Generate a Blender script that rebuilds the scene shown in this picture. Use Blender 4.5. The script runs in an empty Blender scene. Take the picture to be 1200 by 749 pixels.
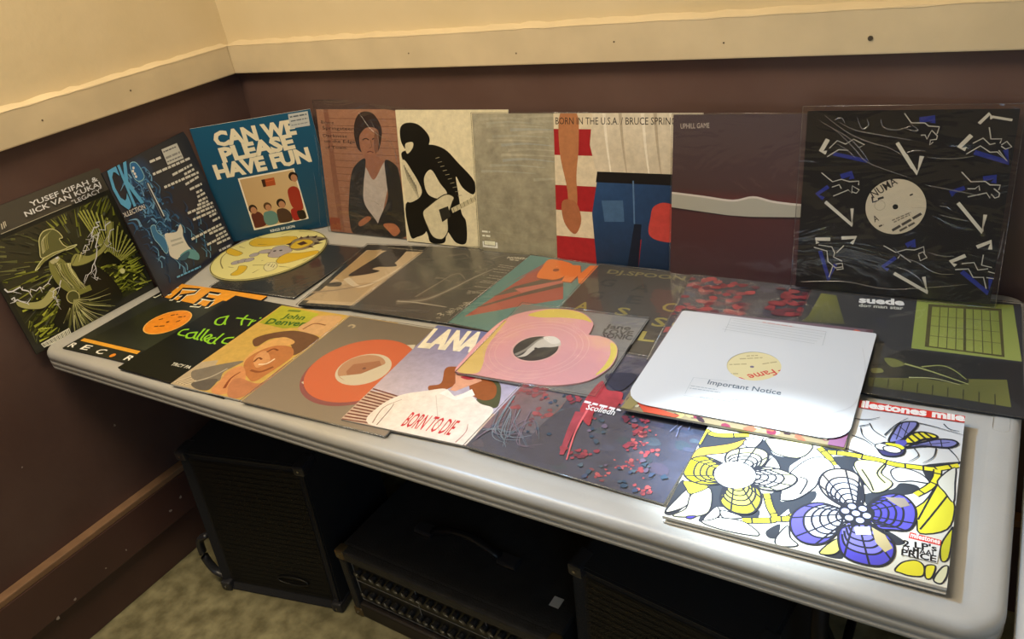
import bpy, bmesh, math, random
from mathutils import Vector, Matrix
S=bpy.context.scene; COL=S.collection
PI=math.pi
# ---------------- camera
cam=bpy.data.cameras.new('camera'); co=bpy.data.objects.new('camera',cam); COL.objects.link(co)
cam.sensor_fit='HORIZONTAL'; cam.sensor_width=36; cam.lens=913.4332/1200*36; cam.clip_start=.02
r=Vector((0.84524045,0.51420246,-0.1454799)); u=Vector((-0.1427229,0.47956728,0.86582065)); f=Vector((-0.51497451,0.71106333,-0.47873813))
m=Matrix((r,u,-f)).transposed().to_4x4(); m.translation=(1.7895,-1.4211,1.4683); co.matrix_world=m
S.camera=co
S.view_settings.view_transform='Standard'; S.view_settings.look='None'; S.view_settings.gamma=1
S.view_settings.use_curve_mapping=False; S.view_settings.exposure=.28
# ---------------- world and lights
w=bpy.data.worlds.new('world'); S.world=w; w.use_nodes=True
w.node_tree.nodes['Background'].inputs[0].default_value=(1,.86,.7,1); w.node_tree.nodes['Background'].inputs[1].default_value=.5
def lamp(kind,name,loc,tgt,power,col,**k):
    d=bpy.data.lights.new(name,kind); d.energy=power; d.color=col
    for a,b in k.items(): setattr(d,a,b)
    o=bpy.data.objects.new(name,d); COL.objects.link(o); o.location=loc
    o.rotation_euler=(Vector(tgt)-Vector(loc)).to_track_quat('-Z','Y').to_euler(); return o
WARM=(1,.84,.61); COOL=(.3,.6,1)
lamp('AREA','ceiling_lamp',(.72,-1.15,2.55),(.62,-.8,0),28,WARM,shape='RECTANGLE',size=1.2,size_y=.6)
lamp('AREA','window_daylight',(2.9,-2.6,1.9),(1.4,-.5,.8),8,(.5,.74,1),shape='RECTANGLE',size=.9,size_y=1.1)
lamp('SPOT','daylight_beam',(.3,-.6,2.35),(1.66,-.62,.74),100,COOL,spot_size=math.radians(42),spot_blend=1,shadow_soft_size=.03)
lamp('SPOT','daylight_glint',(.3,-.6,2.35),(1.575,-.61,.74),760,(.74,.89,1),spot_size=math.radians(10),spot_blend=1,shadow_soft_size=.02)
# ---------------- helpers
def c(h,a=1):
    v=[int(h[i:i+2],16)/255 for i in (0,2,4)]
    return tuple([(q/12.92 if q<.04045 else ((q+.055)/1.055)**2.4) for q in v]+[a])
def mat(name,col,rough=.5,metal=0,bump=0,bscale=40,var=0,vscale=6,spec=.5,coat=0,col2=None):
    m=bpy.data.materials.new(name); m.use_nodes=True; nt=m.node_tree; b=nt.nodes['Principled BSDF']
    col=c(col) if isinstance(col,str) else col
    b.inputs['Base Color'].default_value=col; b.inputs['Roughness'].default_value=rough; b.inputs['Metallic'].default_value=metal
    b.inputs['Specular IOR Level'].default_value=spec; b.inputs['Coat Weight'].default_value=coat; b.inputs['Coat Roughness'].default_value=.08
    tc=nt.nodes.new('ShaderNodeTexCoord')
    if var or col2:
        n=nt.nodes.new('ShaderNodeTexNoise'); n.inputs['Scale'].default_value=vscale; n.inputs['Detail'].default_value=6
        nt.links.new(tc.outputs['Object'],n.inputs['Vector'])
        rp=nt.nodes.new('ShaderNodeValToRGB'); rp.color_ramp.elements[0].position=.35; rp.color_ramp.elements[1].position=.68
        rp.color_ramp.elements[0].color=tuple(q*(1-var) for q in col[:3])+(1,)
        rp.color_ramp.elements[1].color=c(col2) if col2 else tuple(min(1,q*(1+var)) for q in col[:3])+(1,)
        nt.links.new(n.outputs['Fac'],rp.inputs[0]); nt.links.new(rp.outputs[0],b.inputs['Base Color'])
    if bump:
        n=nt.nodes.new('ShaderNodeTexNoise'); n.inputs['Scale'].default_value=bscale; n.inputs['Detail'].default_value=4
        nt.links.new(tc.outputs['Object'],n.inputs['Vector'])
        bp=nt.nodes.new('ShaderNodeBump'); bp.inputs['Strength'].default_value=bump; bp.inputs['Distance'].default_value=.002
        nt.links.new(n.outputs['Fac'],bp.inputs['Height']); nt.links.new(bp.outputs[0],b.inputs['Normal'])
    return m
def link(o,parent=None):
    COL.objects.link(o)
    if parent: o.parent=parent
    return o
def mesh(name,verts,faces,ma,parent=None,smooth=False,loc=None):
    me=bpy.data.meshes.new(name); me.from_pydata([tuple(v) for v in verts],[],faces); me.update()
    for q in (ma if isinstance(ma,list) else [ma]): me.materials.append(q)
    if smooth: me.shade_smooth()
    o=bpy.data.objects.new(name,me); link(o,parent)
    if loc: o.location=loc
    return o
def box(name,lo,hi,ma,parent=None,bev=0,seg=2):
    bm=bmesh.new(); bmesh.ops.create_cube(bm,size=1)
    for v in bm.verts: v.co=Vector([(lo[i]+hi[i])/2+v.co[i]*(hi[i]-lo[i]) for i in range(3)])
    if bev: bmesh.ops.bevel(bm,geom=bm.edges[:],offset=bev,segments=seg,affect='EDGES',profile=.6)
    me=bpy.data.meshes.new(name); bm.to_mesh(me); bm.free(); me.materials.append(ma)
    return link(bpy.data.objects.new(name,me),parent)
def tube(name,pts,rad,ma,parent=None,n=10,flat=1):
    P=[Vector(q) for q in pts]; V=[];F=[]; up=Vector((0,0,1))
    for i,q in enumerate(P):
        t=(P[min(i+1,len(P)-1)]-P[max(i-1,0)]).normalized()
        a=t.cross(up); a=a.normalized() if a.length>1e-3 else Vector((1,0,0)); b=t.cross(a)
        for k in range(n): V.append(q+a*math.cos(2*PI*k/n)*rad+b*math.sin(2*PI*k/n)*rad*flat)
    for i in range(len(P)-1):
        for k in range(n): F.append((i*n+k,i*n+(k+1)%n,(i+1)*n+(k+1)%n,(i+1)*n+k))
    F.append(tuple(range(n))[::-1]); F.append(tuple((len(P)-1)*n+k for k in range(n)))
    return mesh(name,V,F,ma,parent,True)
def disc(name,cx,cy,z0,z1,rad,ma,parent,n=48,hole=0):
    V=[];F=[]
    for k in range(n):
        a=2*PI*k/n
        for z in (z0,z1): V.append((cx+math.cos(a)*rad,cy+math.sin(a)*rad,z))
    if hole:
        for k in range(n):
            a=2*PI*k/n
            for z in (z0,z1): V.append((cx+math.cos(a)*hole,cy+math.sin(a)*hole,z))
        for k in range(n):
            j=(k+1)%n
            F+=[(2*k,2*j,2*j+1,2*k+1),(2*k+1,2*j+1,2*n+2*j+1,2*n+2*k+1),(2*k,2*n+2*k,2*n+2*j,2*j),(2*n+2*k,2*n+2*k+1,2*n+2*j+1,2*n+2*j)]
    else:
        for k in range(n): j=(k+1)%n; F.append((2*k,2*j,2*j+1,2*k+1))
        F.append(tuple(2*k+1 for k in range(n))); F.append(tuple(2*k for k in range(n))[::-1])
    return mesh(name,V,F,ma,parent)
def thing(name,label,cat,group=None,mw=None,loc=None):
    o=bpy.data.objects.new(name,None); COL.objects.link(o); o.empty_display_size=.05
    if mw: o.matrix_world=mw
    if loc: o.location=loc
    o['label']=label; o['category']=cat
    if group: o['group']=group
    return o
def struct(o): o['kind']='structure'; return o
# ---------------- structure
def wall_mat(name):
    m=bpy.data.materials.new(name); m.use_nodes=True; nt=m.node_tree; b=nt.nodes['Principled BSDF']; L=nt.links.new
    g=nt.nodes.new('ShaderNodeNewGeometry'); sp=nt.nodes.new('ShaderNodeSeparateXYZ'); L(g.outputs['Position'],sp.inputs[0])
    gt=nt.nodes.new('ShaderNodeMath'); gt.operation='GREATER_THAN'; gt.inputs[1].default_value=1.19; L(sp.outputs['Z'],gt.inputs[0])
    n=nt.nodes.new('ShaderNodeTexNoise'); n.inputs['Scale'].default_value=5; n.inputs['Detail'].default_value=5; L(g.outputs['Position'],n.inputs['Vector'])
    def ramp(a,bb):
        r=nt.nodes.new('ShaderNodeValToRGB'); r.color_ramp.elements[0].position=.3; r.color_ramp.elements[1].position=.7
        r.color_ramp.elements[0].color=c(a); r.color_ramp.elements[1].color=c(bb); L(n.outputs['Fac'],r.inputs[0]); return r
    br=ramp('5c443d','675048'); cr=ramp('d8c69f','dfcda8')
    mx=nt.nodes.new('ShaderNodeMix'); mx.data_type='RGBA'; L(gt.outputs[0],mx.inputs[0]); L(br.outputs[0],mx.inputs[6]); L(cr.outputs[0],mx.inputs[7])
    L(mx.outputs[2],b.inputs['Base Color']); b.inputs['Roughness'].default_value=.42
    n2=nt.nodes.new('ShaderNodeTexNoise'); n2.inputs['Scale'].default_value=28; n2.inputs['Detail'].default_value=3; L(g.outputs['Position'],n2.inputs['Vector'])
    bp=nt.nodes.new('ShaderNodeBump'); bp.inputs['Strength'].default_value=.35; bp.inputs['Distance'].default_value=.003; L(n2.outputs['Fac'],bp.inputs['Height']); L(bp.outputs[0],b.inputs['Normal'])
    return m
WM=wall_mat('two_tone_wall_paint')
cream=mat('cream_board_paint','dac8a4',.45,bump=.4,bscale=20,var=.06,vscale=9)
brown=mat('brown_gloss_paint','573d36',.35,bump=.3,bscale=25,var=.08)
X1,Y1,ZC=4.2,-4.0,2.7
wb=struct(box('wall_back',(-.1,0,0),(X1+.1,.1,ZC),WM)); wl=struct(box('wall_left',(-.1,Y1,0),(0,0,ZC),WM))
struct(box('wall_right',(X1,Y1,0),(X1+.1,0,ZC),WM)); struct(box('wall_front',(-.1,Y1-.1,0),(X1+.1,Y1,ZC),WM))
struct(box('ceiling',(-.1,Y1-.1,ZC),(X1+.1,.1,ZC+.1),mat('white_ceiling_paint','e8dfcc',.9,var=.03)))
fm=mat('mottled_vinyl_floor','7a7353',.45,var=.15,vscale=22,col2='a49c76',bump=.15)
struct(box('floor',(-.1,Y1-.1,-.1),(X1+.1,.1,0),fm))
ZB,HB,TB=1.1522,.072,.0251
def board(name,lo,hi,m,bev=.003):
    return struct(box(name,lo,hi,m,bev=bev))
tb=board('trim_1',(0,-TB,ZB),(X1,0,ZB+HB),cream); tl=board('trim_2',(0,Y1,ZB),(TB,-TB-.0005,ZB+HB),cream)
# uneven paint ridge along the top of each board
def ridge(axis,parent):
    V=[];F=[];n=160
    for i in range(n+1):
        t=TB+i*(3.6)/n; j=random.uniform(-.0012,.0012)
        for q in ((TB+.0008,ZB+HB-.002+j),(TB*.4,ZB+HB+.004+j),(-.001,ZB+HB+.006+j*2)):
            V.append((t,-q[0],q[1]) if axis==0 else (q[0],-t,q[1]))
    for i in range(n):
        for k in (0,1): F.append((i*3+k,i*3+k+1,i*3+k+4,i*3+k+3))
    o=mesh('paint_bead',V,F,cream,parent,True); return o
ridge(0,tb); ridge(1,tl)
screw=mat('dull_steel','8a8070',.4,1)
disc('screw',0,0,0,.0015,.004,screw,None,12)
so=bpy.context.scene.objects['screw']; so.parent=tb; so.rotation_euler=(PI/2,0,0); so.location=(1.568,-TB,1.178)
for x,z in ((.62,1.185),(1.12,1.19),(.9,1.176),(1.33,1.18)):
    o=disc('nail_dent',0,0,0,.0006,.0017,mat('dark_dent','5b4a34'),None,8); o.parent=tb; o.rotation_euler=(PI/2,0,0); o.location=(x,-TB,z)
for y,z in ((-.33,1.19),(-.55,1.186),(-.72,1.19),(-.87,1.18)):
    o=disc('nail_dent',0,0,0,.0006,.002,mat('dark_dent','5b4a34'),None,8); o.parent=tl; o.rotation_euler=(0,PI/2,0); o.location=(TB,y,z)
tan=mat('worn_tan_edge','8e6c4e',.6,var=.12,vscale=30)
bl=board('baseboard_left',(0,Y1,0),(.012,-.0005,.25),brown)
o=box('baseboard_cap',(.0,Y1,.13),(.03,-.001,.245),brown,bl,.002); o=box('worn_top_edge',(.0,Y1,.2455),(.029,-.001,.262),tan,bl,.003)
bb=board('baseboard_back',(.0305,-.012,0),(X1,0,.25),brown); box('baseboard_cap',(.0305,-.03,.13),(X1,0,.245),brown,bb,.002); box('worn_top_edge',(.0305,-.029,.2455),(X1,0,.262),tan,bb,.003)
chip=mat('bare_plaster','b7a79a',.8)
random.seed(4)
for y,z,s in ((-.985,.66,.008),(-.968,.672,.006),(-.975,.64,.005),(-.60,.605,.008),(-.68,.46,.004),(-.93,.57,.003),(-.9,.5,.003)):
    n=7; V=[(0.0008,y+math.cos(2*PI*k/n)*s*random.uniform(.3,1),z+math.sin(2*PI*k/n)*s*random.uniform(.4,1.4)) for k in range(n)]
    mesh('paint_chip',V,[tuple(range(n))],chip,wl)
for y,z,s in ((-.66,.2,.007),(-.62,.215,.006),(-.8,.19,.004),(-.95,.17,.005),(-1.0,.158,.006),(-.86,.185,.003)):
    n=6; V=[(0.0308,y+math.cos(2*PI*k/n)*s*random.uniform(.4,1),z-.03+math.sin(2*PI*k/n)*s*random.uniform(.4,1)) for k in range(n)]
    mesh('paint_chip',V,[tuple(range(n))],chip,bl)
# ---------------- folding tables
ZT=.74
plast=mat('blow_moulded_plastic','b5b3ad',.36,bump=.12,bscale=240,var=.03,vscale=12)
gap=mat('dark_steel_frame','3a3a3c',.4,.8)
def rrect(x0,y0,x1,y1,rr,n=10):
    P=[]
    for cx,cy,a in ((x1-rr,y1-rr,0),(x0+rr,y1-rr,PI/2),(x0+rr,y0+rr,PI),(x1-rr,y0+rr,1.5*PI)):
        for k in range(n+1):
            t=a+PI/2*k/n; P.append((cx+rr*math.cos(t),cy+rr*math.sin(t)))
    return P
def table(L,W,label,mw):
    t=thing('folding_table',label,'table',mw=mw)
    prof=[(-.034,.7385),(-.03,.7398),(-.012,.740),(-.006,.7385),(-.002,.7345),(0,.729),(.0003,.722),(-.0016,.720),(-.0016,.718),(0,.716),(.0002,.708),(-.0014,.706),(-.0014,.7045),(0,.703),(-.0005,.6975),(-.003,.695),(-.02,.695),(-.022,.70),(-.022,.72)]
    V=[];F=[]
    n=44
    for off,z in prof:
        P=rrect(-off,-off,L+off,W+off,.045+off if .045+off>.01 else .01)
        V+=[(x,y,z) for x,y in P]
    for i in range(len(prof)-1):
        for k in range(n): F.append((i*n+k,(i+1)*n+k,(i+1)*n+(k+1)%n,i*n+(k+1)%n))
    F.append(tuple(range(n))); F.append(tuple((len(prof)-1)*n+k for k in range(n))[::-1])
    mesh('tabletop',V,F,plast,t,True)
    # moulded latch mark near the end
    P=rrect(L-.034,.352,L-.014,.397,.007,5)
    tube('moulded_mark',[(x,y,.7399) for x,y in P]+[(P[0][0],P[0][1],.7399)],.0005,plast,t,6)
    for x,y0,y1 in ((.28,W-.32,W-.08),(L-.2,.14,W-.12)):
        tube('leg',[(x,y0,0),(x,y0,.695)],.012,gap,t); tube('leg',[(x,y1,0),(x,y1,.695)],.012,gap,t)
        tube('leg_crossbar',[(x,y0,.12),(x,y1,.12)],.009,gap,t)
        tube('leg_brace',[(x,(y0+y1)/2,.12),(x+(.2 if x<.5 else -.2),(y0+y1)/2,.69)],.007,gap,t)
    for y in (.03,W-.04): box('side_rail',(.1,y,.665),(L-.1,y+.02,.70),gap,t)
    return t
table(1.824,.755,'long off-white plastic folding table covered with record sleeves',Matrix.Translation((.028,-.7695,0))@Matrix.Rotation(.0048,4,'Z'))
t2=table(1.22,.7,'second off-white plastic table butted against the right end of the record table',Matrix.Translation((1.8625,-.99,0))@Matrix.Rotation(.0048,4,'Z'))
# ---------------- printed sleeves
def ink_mat(name,rough,mottle=0,mscale=20,coat=.0):
    m=bpy.data.materials.new(name); m.use_nodes=True; nt=m.node_tree; b=nt.nodes['Principled BSDF']; L=nt.links.new
    a=nt.nodes.new('ShaderNodeAttribute'); a.attribute_name='ink'; src=a.outputs['Color']
    if mottle:
        tc=nt.nodes.new('ShaderNodeTexCoord'); n=nt.nodes.new('ShaderNodeTexNoise'); n.inputs['Scale'].default_value=mscale; n.inputs['Detail'].default_value=8; n.inputs['Roughness'].default_value=.7
        L(tc.outputs['Object'],n.inputs['Vector'])
        mr=nt.nodes.new('ShaderNodeMapRange'); mr.inputs[1].default_value=.3; mr.inputs[2].default_value=.7; mr.inputs[3].default_value=1-mottle; mr.inputs[4].default_value=1+mottle; L(n.outputs['Fac'],mr.inputs[0])
        mx=nt.nodes.new('ShaderNodeVectorMath'); mx.operation='SCALE'; L(src,mx.inputs[0]); L(mr.outputs[0],mx.inputs['Scale']); src=mx.outputs[0]
    L(src,b.inputs['Base Color']); b.inputs['Roughness'].default_value=rough; b.inputs['Coat Weight'].default_value=coat; b.inputs['Coat Roughness'].default_value=.12
    return m
GLOSS=ink_mat('glossy_print',.32); MATTE=ink_mat('matte_print',.6); PAINTY=ink_mat('mottled_print',.35,.3,28); PHOTO=ink_mat('photographic_print',.3,.14,60)
def art_mat(name,stops,scale,stretch=(1,1,1),rough=.35,dist=0):
    m=bpy.data.materials.new(name); m.use_nodes=True; nt=m.node_tree; b=nt.nodes['Principled BSDF']; L=nt.links.new
    tc=nt.nodes.new('ShaderNodeTexCoord'); mp=nt.nodes.new('ShaderNodeMapping'); mp.inputs['Scale'].default_value=stretch; L(tc.outputs['Object'],mp.inputs[0])
    n=nt.nodes.new('ShaderNodeTexNoise'); n.inputs['Scale'].default_value=scale; n.inputs['Detail'].default_value=9; n.inputs['Roughness'].default_value=.62; n.inputs['Distortion'].default_value=dist; L(mp.outputs[0],n.inputs['Vector'])
    rp=nt.nodes.new('ShaderNodeValToRGB'); el=rp.color_ramp.elements
    while len(el)<len(stops): el.new(.5)
    for e,(p,h) in zip(el,stops): e.position=p; e.color=c(h)
    L(n.outputs['Fac'],rp.inputs[0]); L(rp.outputs[0],b.inputs['Base Color']); b.inputs['Roughness'].default_value=rough
    return m
TXT={}
def glyphs(s,b):
    if (s,b) in TXT: return TXT[(s,b)]
    cu=bpy.data.curves.new('lettering','FONT'); cu.body=s; cu.resolution_u=2; cu.offset=b; cu.size=1
    o=bpy.data.objects.new('lettering',cu); me=bpy.data.meshes.new_from_object(o)
    V=[v.co.copy() for v in me.vertices]; F=[tuple(q.vertices) for q in me.polygons]
    bpy.data.objects.remove(o); bpy.data.curves.remove(cu); bpy.data.meshes.remove(me)
    x0=min((v.x for v in V),default=0); x1=max((v.x for v in V),default=1)
    TXT[(s,b)]=(V,F,x0,max(x1-x0,.01)); return TXT[(s,b)]
EPS=6e-6
class Ink:
    def __init__(s,w,h,clip=True): s.clip=clip;s.gain=1;s.w=w;s.h=h;s.V=[];s.F=[];s.C=[];s.z=0
    def add(s,V,F,C):
        o=len(s.V); s.z+=1; z=s.z*EPS
        s.V+=[(min(s.w,max(0,a*s.w)),min(s.h,max(0,b*s.h)),z) if s.clip else (a*s.w,b*s.h,z) for a,b in V]; s.F+=[tuple(o+i for i in q) for q in F]; s.C+=C
    def p(s,P,h):
        h=h if isinstance(h,list) else [h]*len(P); P=list(P)
        ar=sum(P[i][0]*P[(i+1)%len(P)][1]-P[(i+1)%len(P)][0]*P[i][1] for i in range(len(P)))
        if ar<0: P=P[::-1];h=h[::-1]
        s.add(P,[tuple(range(len(P)))],[c(q) for q in h])
    def bg(s,h,h2=None): s.p([(0,0),(1,0),(1,1),(0,1)],[h,h,h2 or h,h2 or h])
    def r(s,a,b,a2,b2,h): s.p([(a,b),(a2,b),(a2,b2),(a,b2)],h)
    def l(s,P,w,h,w2=None,close=False):
        # stroke with thickness tapering from w to w2
        P=list(P)+([P[0]] if close else []); n=len(P); V=[];F=[]; w2=w if w2 is None else w2
        asp=s.h/s.w
        for i,q in enumerate(P):
            a=P[max(i-1,0)]; b=P[min(i+1,n-1)]; dx,dy=b[0]-a[0],(b[1]-a[1])*asp; d=math.hypot(dx,dy) or 1
            ww=(w+(w2-w)*i/(n-1))/2; V+=[(q[0]-dy/d*ww,q[1]+dx/d*ww/asp),(q[0]+dy/d*ww,q[1]-dx/d*ww/asp)]
        for i in range(n-1): F.append((2*i,2*i+1,2*i+3,2*i+2))
        s.add(V,F,[c(h)]*len(V))
    def cu(s,P,w,h,w2=None,n=5,close=False): s.l(smooth(P,n,close),w,h,w2,close)
    def b(s,P,h,o=None,ow=.008,n=5):
        Q=smooth(P,n,True); s.p(Q,h)
        if o: s.l(Q,ow,o,None,True)
    def el(s,ce,ra,rb,h,rot=0,n=28,o=None,ow=.006):
        ce=ce[0] if isinstance(ce,list) else ce
        Q=[(ce[0]+ra*math.cos(t)*math.cos(rot)-rb*math.sin(t)*math.sin(rot),ce[1]+ra*math.cos(t)*math.sin(rot)+rb*math.sin(t)*math.cos(rot)) for t in [2*PI*k/n for k in range(n)]]
        s.p(Q,h)
        if o: s.l(Q,ow,o,None,True)
    def t(s,txt,P,hh,h,b=0,sh=0):
        V,F,x0,tw=glyphs(txt,b); (ax,ay),(bx,by)=P; dx,dy=bx-ax,by-ay; L=math.hypot(dx,dy); ex=(dx/L,dy/L); ey=(-ex[1],ex[0])
        out=[]
        for v in V:
            q=(v.x-x0)/tw*L; k=v.y/.7*hh; q+=sh*k
            out.append((ax+ex[0]*q+ey[0]*k,ay+ex[1]*q+ey[1]*k))
        s.add(out,F,[c(h)]*len(out))
    def bars(s,P,hh,h,seed=0,fill=.8):
        # tiny print too small to read: a run of short dashes
        rd=random.Random(seed); (ax,ay),(bx,by)=P; L=math.hypot(bx-ax,by-ay); t=0
        while t<L:
            k=min(rd.uniform(1.2,3.5)*hh,L-t)
            a=(ax+(bx-ax)*t/L,ay+(by-ay)*t/L); b=(ax+(bx-ax)*(t+k)/L,ay+(by-ay)*(t+k)/L); s.l([a,b],hh*fill,h); t+=k+hh*.5
    def build(s,name,parent,ma,z=0,x=0,y=0):
        o=mesh(name,s.V,s.F,ma,parent,loc=(x,y,z)); at=o.data.color_attributes.new('ink','FLOAT_COLOR','POINT')
        at.data.foreach_set('color',[min(.92,q*s.gain) if i<3 else 1 for k in s.C for i,q in enumerate(k)]); return o
def smooth(P,n=5,close=False):
    P=list(P); m=len(P); out=[]
    if m<3: return P
    for i in range(m if close else m-1):
        g=(lambda k:P[k%m]) if close else (lambda k:P[max(0,min(m-1,k))])
        a,b,d,e=g(i-1),g(i),g(i+1),g(i+2)
        for k in range(n):
            t=k/n; out.append(tuple(.5*((2*b[j])+(-a[j]+d[j])*t+(2*a[j]-5*b[j]+4*d[j]-e[j])*t*t+(-a[j]+3*b[j]-3*d[j]+e[j])*t**3) for j in (0,1)))
    if not close: out.append(P[-1])
    return out
PL={'ere': ('F', [0.0934, -0.7459, 0.0513, 0.0, 0.315, 0.3136], [0.0033, 0.0033]), 'twat': ('F', [0.3227, -0.7589, 0.0196, 0.0, 0.315, 0.3149], [0.0085, 0.0043]), 'denver': ('F', [0.4965, -0.7605, 0.0695, 0.0, 0.315, 0.3131], [0.0085, 0.0043]), 'orange': ('F', [0.6892, -0.752, 0.06, 0.0, 0.3183, 0.313], [0.0085, 0.0043]), 'lana': ('F', [0.9084, -0.728, 0.0868, 0.0, 0.315, 0.3133], [0.0088, 0.0043]), 'scol': ('F', [1.1502, -0.7102, -0.0022, 0.0, 0.3169, 0.315], [0.0088, 0.0043]), 'miles': ('F', [1.4771, -0.7403, 0.0347, 0.0, 0.3175, 0.3166], [0.0125, 0.0155]), 'suede': ('F', [1.5268, -0.393, 0.0568, 0.0, 0.3261, 0.326], [0.0098, 0.0053]), 'under': ('F', [1.3356, -0.5572, 0.0603, 0.0, 0.3195, 0.3155], [0.0195, 0.0195]), 'white': ('F', [1.3347, -0.543, 0.0422, 0.0, 0.3207, 0.2918], [0.0228, 0.0228]), 'heart': ('F', [1.0187, -0.5502, 0.0603, 0.0, 0.264, 0.2579], [0.0125, 0.0125]), 'K': ('F', [1.3194, -0.4049, 0.1224, 0.0, 0.318, 0.318], [0.0088, 0.0043]), 'spoon': ('F', [1.0886, -0.4052, 0.038, 0.0, 0.315, 0.3154], [0.0088, 0.0043]), 'bn': ('F', [0.8964, -0.4002, -0.0182, 0.0, 0.315, 0.3154], [0.0088, 0.0043]), 'smoky': ('F', [0.6477, -0.4129, 0.0613, 0.0, 0.315, 0.3143], [0.0088, 0.0043]), 'yorke': ('F', [0.5129, -0.4354, 0.1925, 0.0, 0.315, 0.3106], [0.0098, 0.0053]), 'discp': ('F', [0.1981, -0.4218, 0.0589, 0.0, 0.27, 0.2669], [0.0043, 0.0043]), 'numa': ('T', [1.4811, -0.0954, 0.0556, 0.2, 0.3095, 0.315], [0.014, 0.014]), 'uphill': ('T', [1.2331, -0.0875, 0.0353, 0.2001, 0.315, 0.3163], [0.002, 0.002]), 'usa': ('T', [0.9689, -0.0828, 0.0303, 0.2002, 0.3173, 0.3158], [0.002, 0.002]), 'sky': ('T', [0.758, -0.0781, 0.0219, 0.2002, 0.315, 0.3128], [0.002, 0.002]), 'btr': ('T', [0.5328, -0.0727, 0.0221, 0.2, 0.314, 0.3179], [0.002, 0.002]), 'dark': ('T', [0.2656, -0.068, 0.022, 0.2003, 0.315, 0.3169], [0.002, 0.002]), 'fun': ('T', [0.0051, -0.2011, 0.6196, 0.0071, 0.3111, 0.3155], [0.002, 0.002]), 'rock': ('T', [0.1222, -0.4998, 1.879, 0.0965, 0.3131, 0.3157], [0.002, 0.002]), 'leg': ('T', [0.0316, -0.7759, 1.5904, 0.0807, 0.3163, 0.3176], [-0.008, -0.008])}
def frame(n):
    k,(x,y,a,l,w,h),(zl,zr)=PL[n]; cs,sn=math.cos(a),math.sin(a)
    o=Vector((x,y,ZT+zl))
    if k=='F': ex=Vector((cs*w,sn*w,zr-zl)).normalized(); ey=Vector((-sn,cs,0))
    else: ex=Vector((cs,sn,0)); ey=Vector((-sn*math.sin(l),cs*math.sin(l),math.cos(l)))
    ez=ex.cross(ey); m=Matrix((ex,ey,ez)).transposed().to_4x4(); m.translation=o; return m,w,h
def plastic_mat(name,rough=.06,tint='ffffff',fac=.04,haze=.03,bump=.0,bs=14,stretch=(1,1,1)):
    m=bpy.data.materials.new(name); m.use_nodes=True; nt=m.node_tree; nt.nodes.remove(nt.nodes['Principled BSDF']); L=nt.links.new; out=nt.nodes['Material Output']
    tr=nt.nodes.new('ShaderNodeBsdfTransparent'); tr.inputs[0].default_value=c(tint); gl=nt.nodes.new('ShaderNodeBsdfGlossy'); gl.inputs['Roughness'].default_value=rough
    fr=nt.nodes.new('ShaderNodeFresnel'); ge=nt.nodes.new('ShaderNodeNewGeometry'); io=nt.nodes.new('ShaderNodeMath'); io.operation='MULTIPLY_ADD'; io.inputs[1].default_value=1/1.45-1.45; io.inputs[2].default_value=1.45; L(ge.outputs['Backfacing'],io.inputs[0]); L(io.outputs[0],fr.inputs[0]); ad=nt.nodes.new('ShaderNodeMath'); ad.inputs[1].default_value=fac; L(fr.outputs[0],ad.inputs[0])
    mx=nt.nodes.new('ShaderNodeMixShader'); L(ad.outputs[0],mx.inputs[0]); L(tr.outputs[0],mx.inputs[1]); L(gl.outputs[0],mx.inputs[2]); df=nt.nodes.new('ShaderNodeBsdfDiffuse'); df.inputs[0].default_value=(.8,.8,.8,1); m2=nt.nodes.new('ShaderNodeMixShader'); m2.inputs[0].default_value=haze; L(mx.outputs[0],m2.inputs[1]); L(df.outputs[0],m2.inputs[2]); L(m2.outputs[0],out.inputs[0])
    if bump:
        tc=nt.nodes.new('ShaderNodeTexCoord'); mp=nt.nodes.new('ShaderNodeMapping'); mp.inputs['Scale'].default_value=stretch; L(tc.outputs['Object'],mp.inputs[0])
        n=nt.nodes.new('ShaderNodeTexNoise'); n.inputs['Scale'].default_value=bs; n.inputs['Detail'].default_value=3; n.inputs['Distortion'].default_value=1.2; L(mp.outputs[0],n.inputs['Vector'])
        bp=nt.nodes.new('ShaderNodeBump'); bp.inputs['Strength'].default_value=bump; bp.inputs['Distance'].default_value=.01; L(n.outputs['Fac'],bp.inputs['Height'])
        L(bp.outputs[0],gl.inputs['Normal']); L(bp.outputs[0],fr.inputs['Normal'])
    return m
CLEAR=plastic_mat('clear_poly_film',.08,'fbfbfb',.015,.02,.25,9); WRINK=plastic_mat('wrinkled_poly_film',.08,'f6f6f6',.03,.012,.8,5.5,(1,2,1)); SMOKE=plastic_mat('hazy_poly_film',.2,'f2f2f0',.03,.05,.2,6)
def film(parent,w,h,ma,m=.003,z=.0012,waves=0,top=0,seed=1,x=0,y=0,mb=None):
    mb=m if mb is None else mb
    rd=random.Random(seed); N=28; V=[];F=[]; ph=[(rd.uniform(8,26),rd.uniform(8,26),rd.uniform(0,6),rd.uniform(.2,1)) for _ in range(5)]
    for j in range(N+1):
        for i in range(N+1):
            a=-m+(w+2*m)*i/N; b=-mb+(h+m+mb+top)*j/N
            q=sum(k*math.sin(p*a+p2*b*1.7+s0) for p,p2,s0,k in ph)/3*waves
            V.append((a+x,b+y,z+abs(q)))
    for j in range(N):
        for i in range(N): k=j*(N+1)+i; F.append((k,k+1,k+N+2,k+N+1))
    o=mesh('plastic_cover',V,F,ma,parent,True)
    # welded seam around the film
    e=.0007; P=[(-m+x,-mb+y),(w+m+x,-mb+y),(w+m+x,h+m+top+y),(-m+x,h+m+top+y)]
    tube('film_seam',[(a,b,z) for a,b in P+[P[0]]],e,SEAM,o,5)
    return o
SEAM=plastic_mat('film_seam_edge',.15,'dcdcdc',.12)
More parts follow.
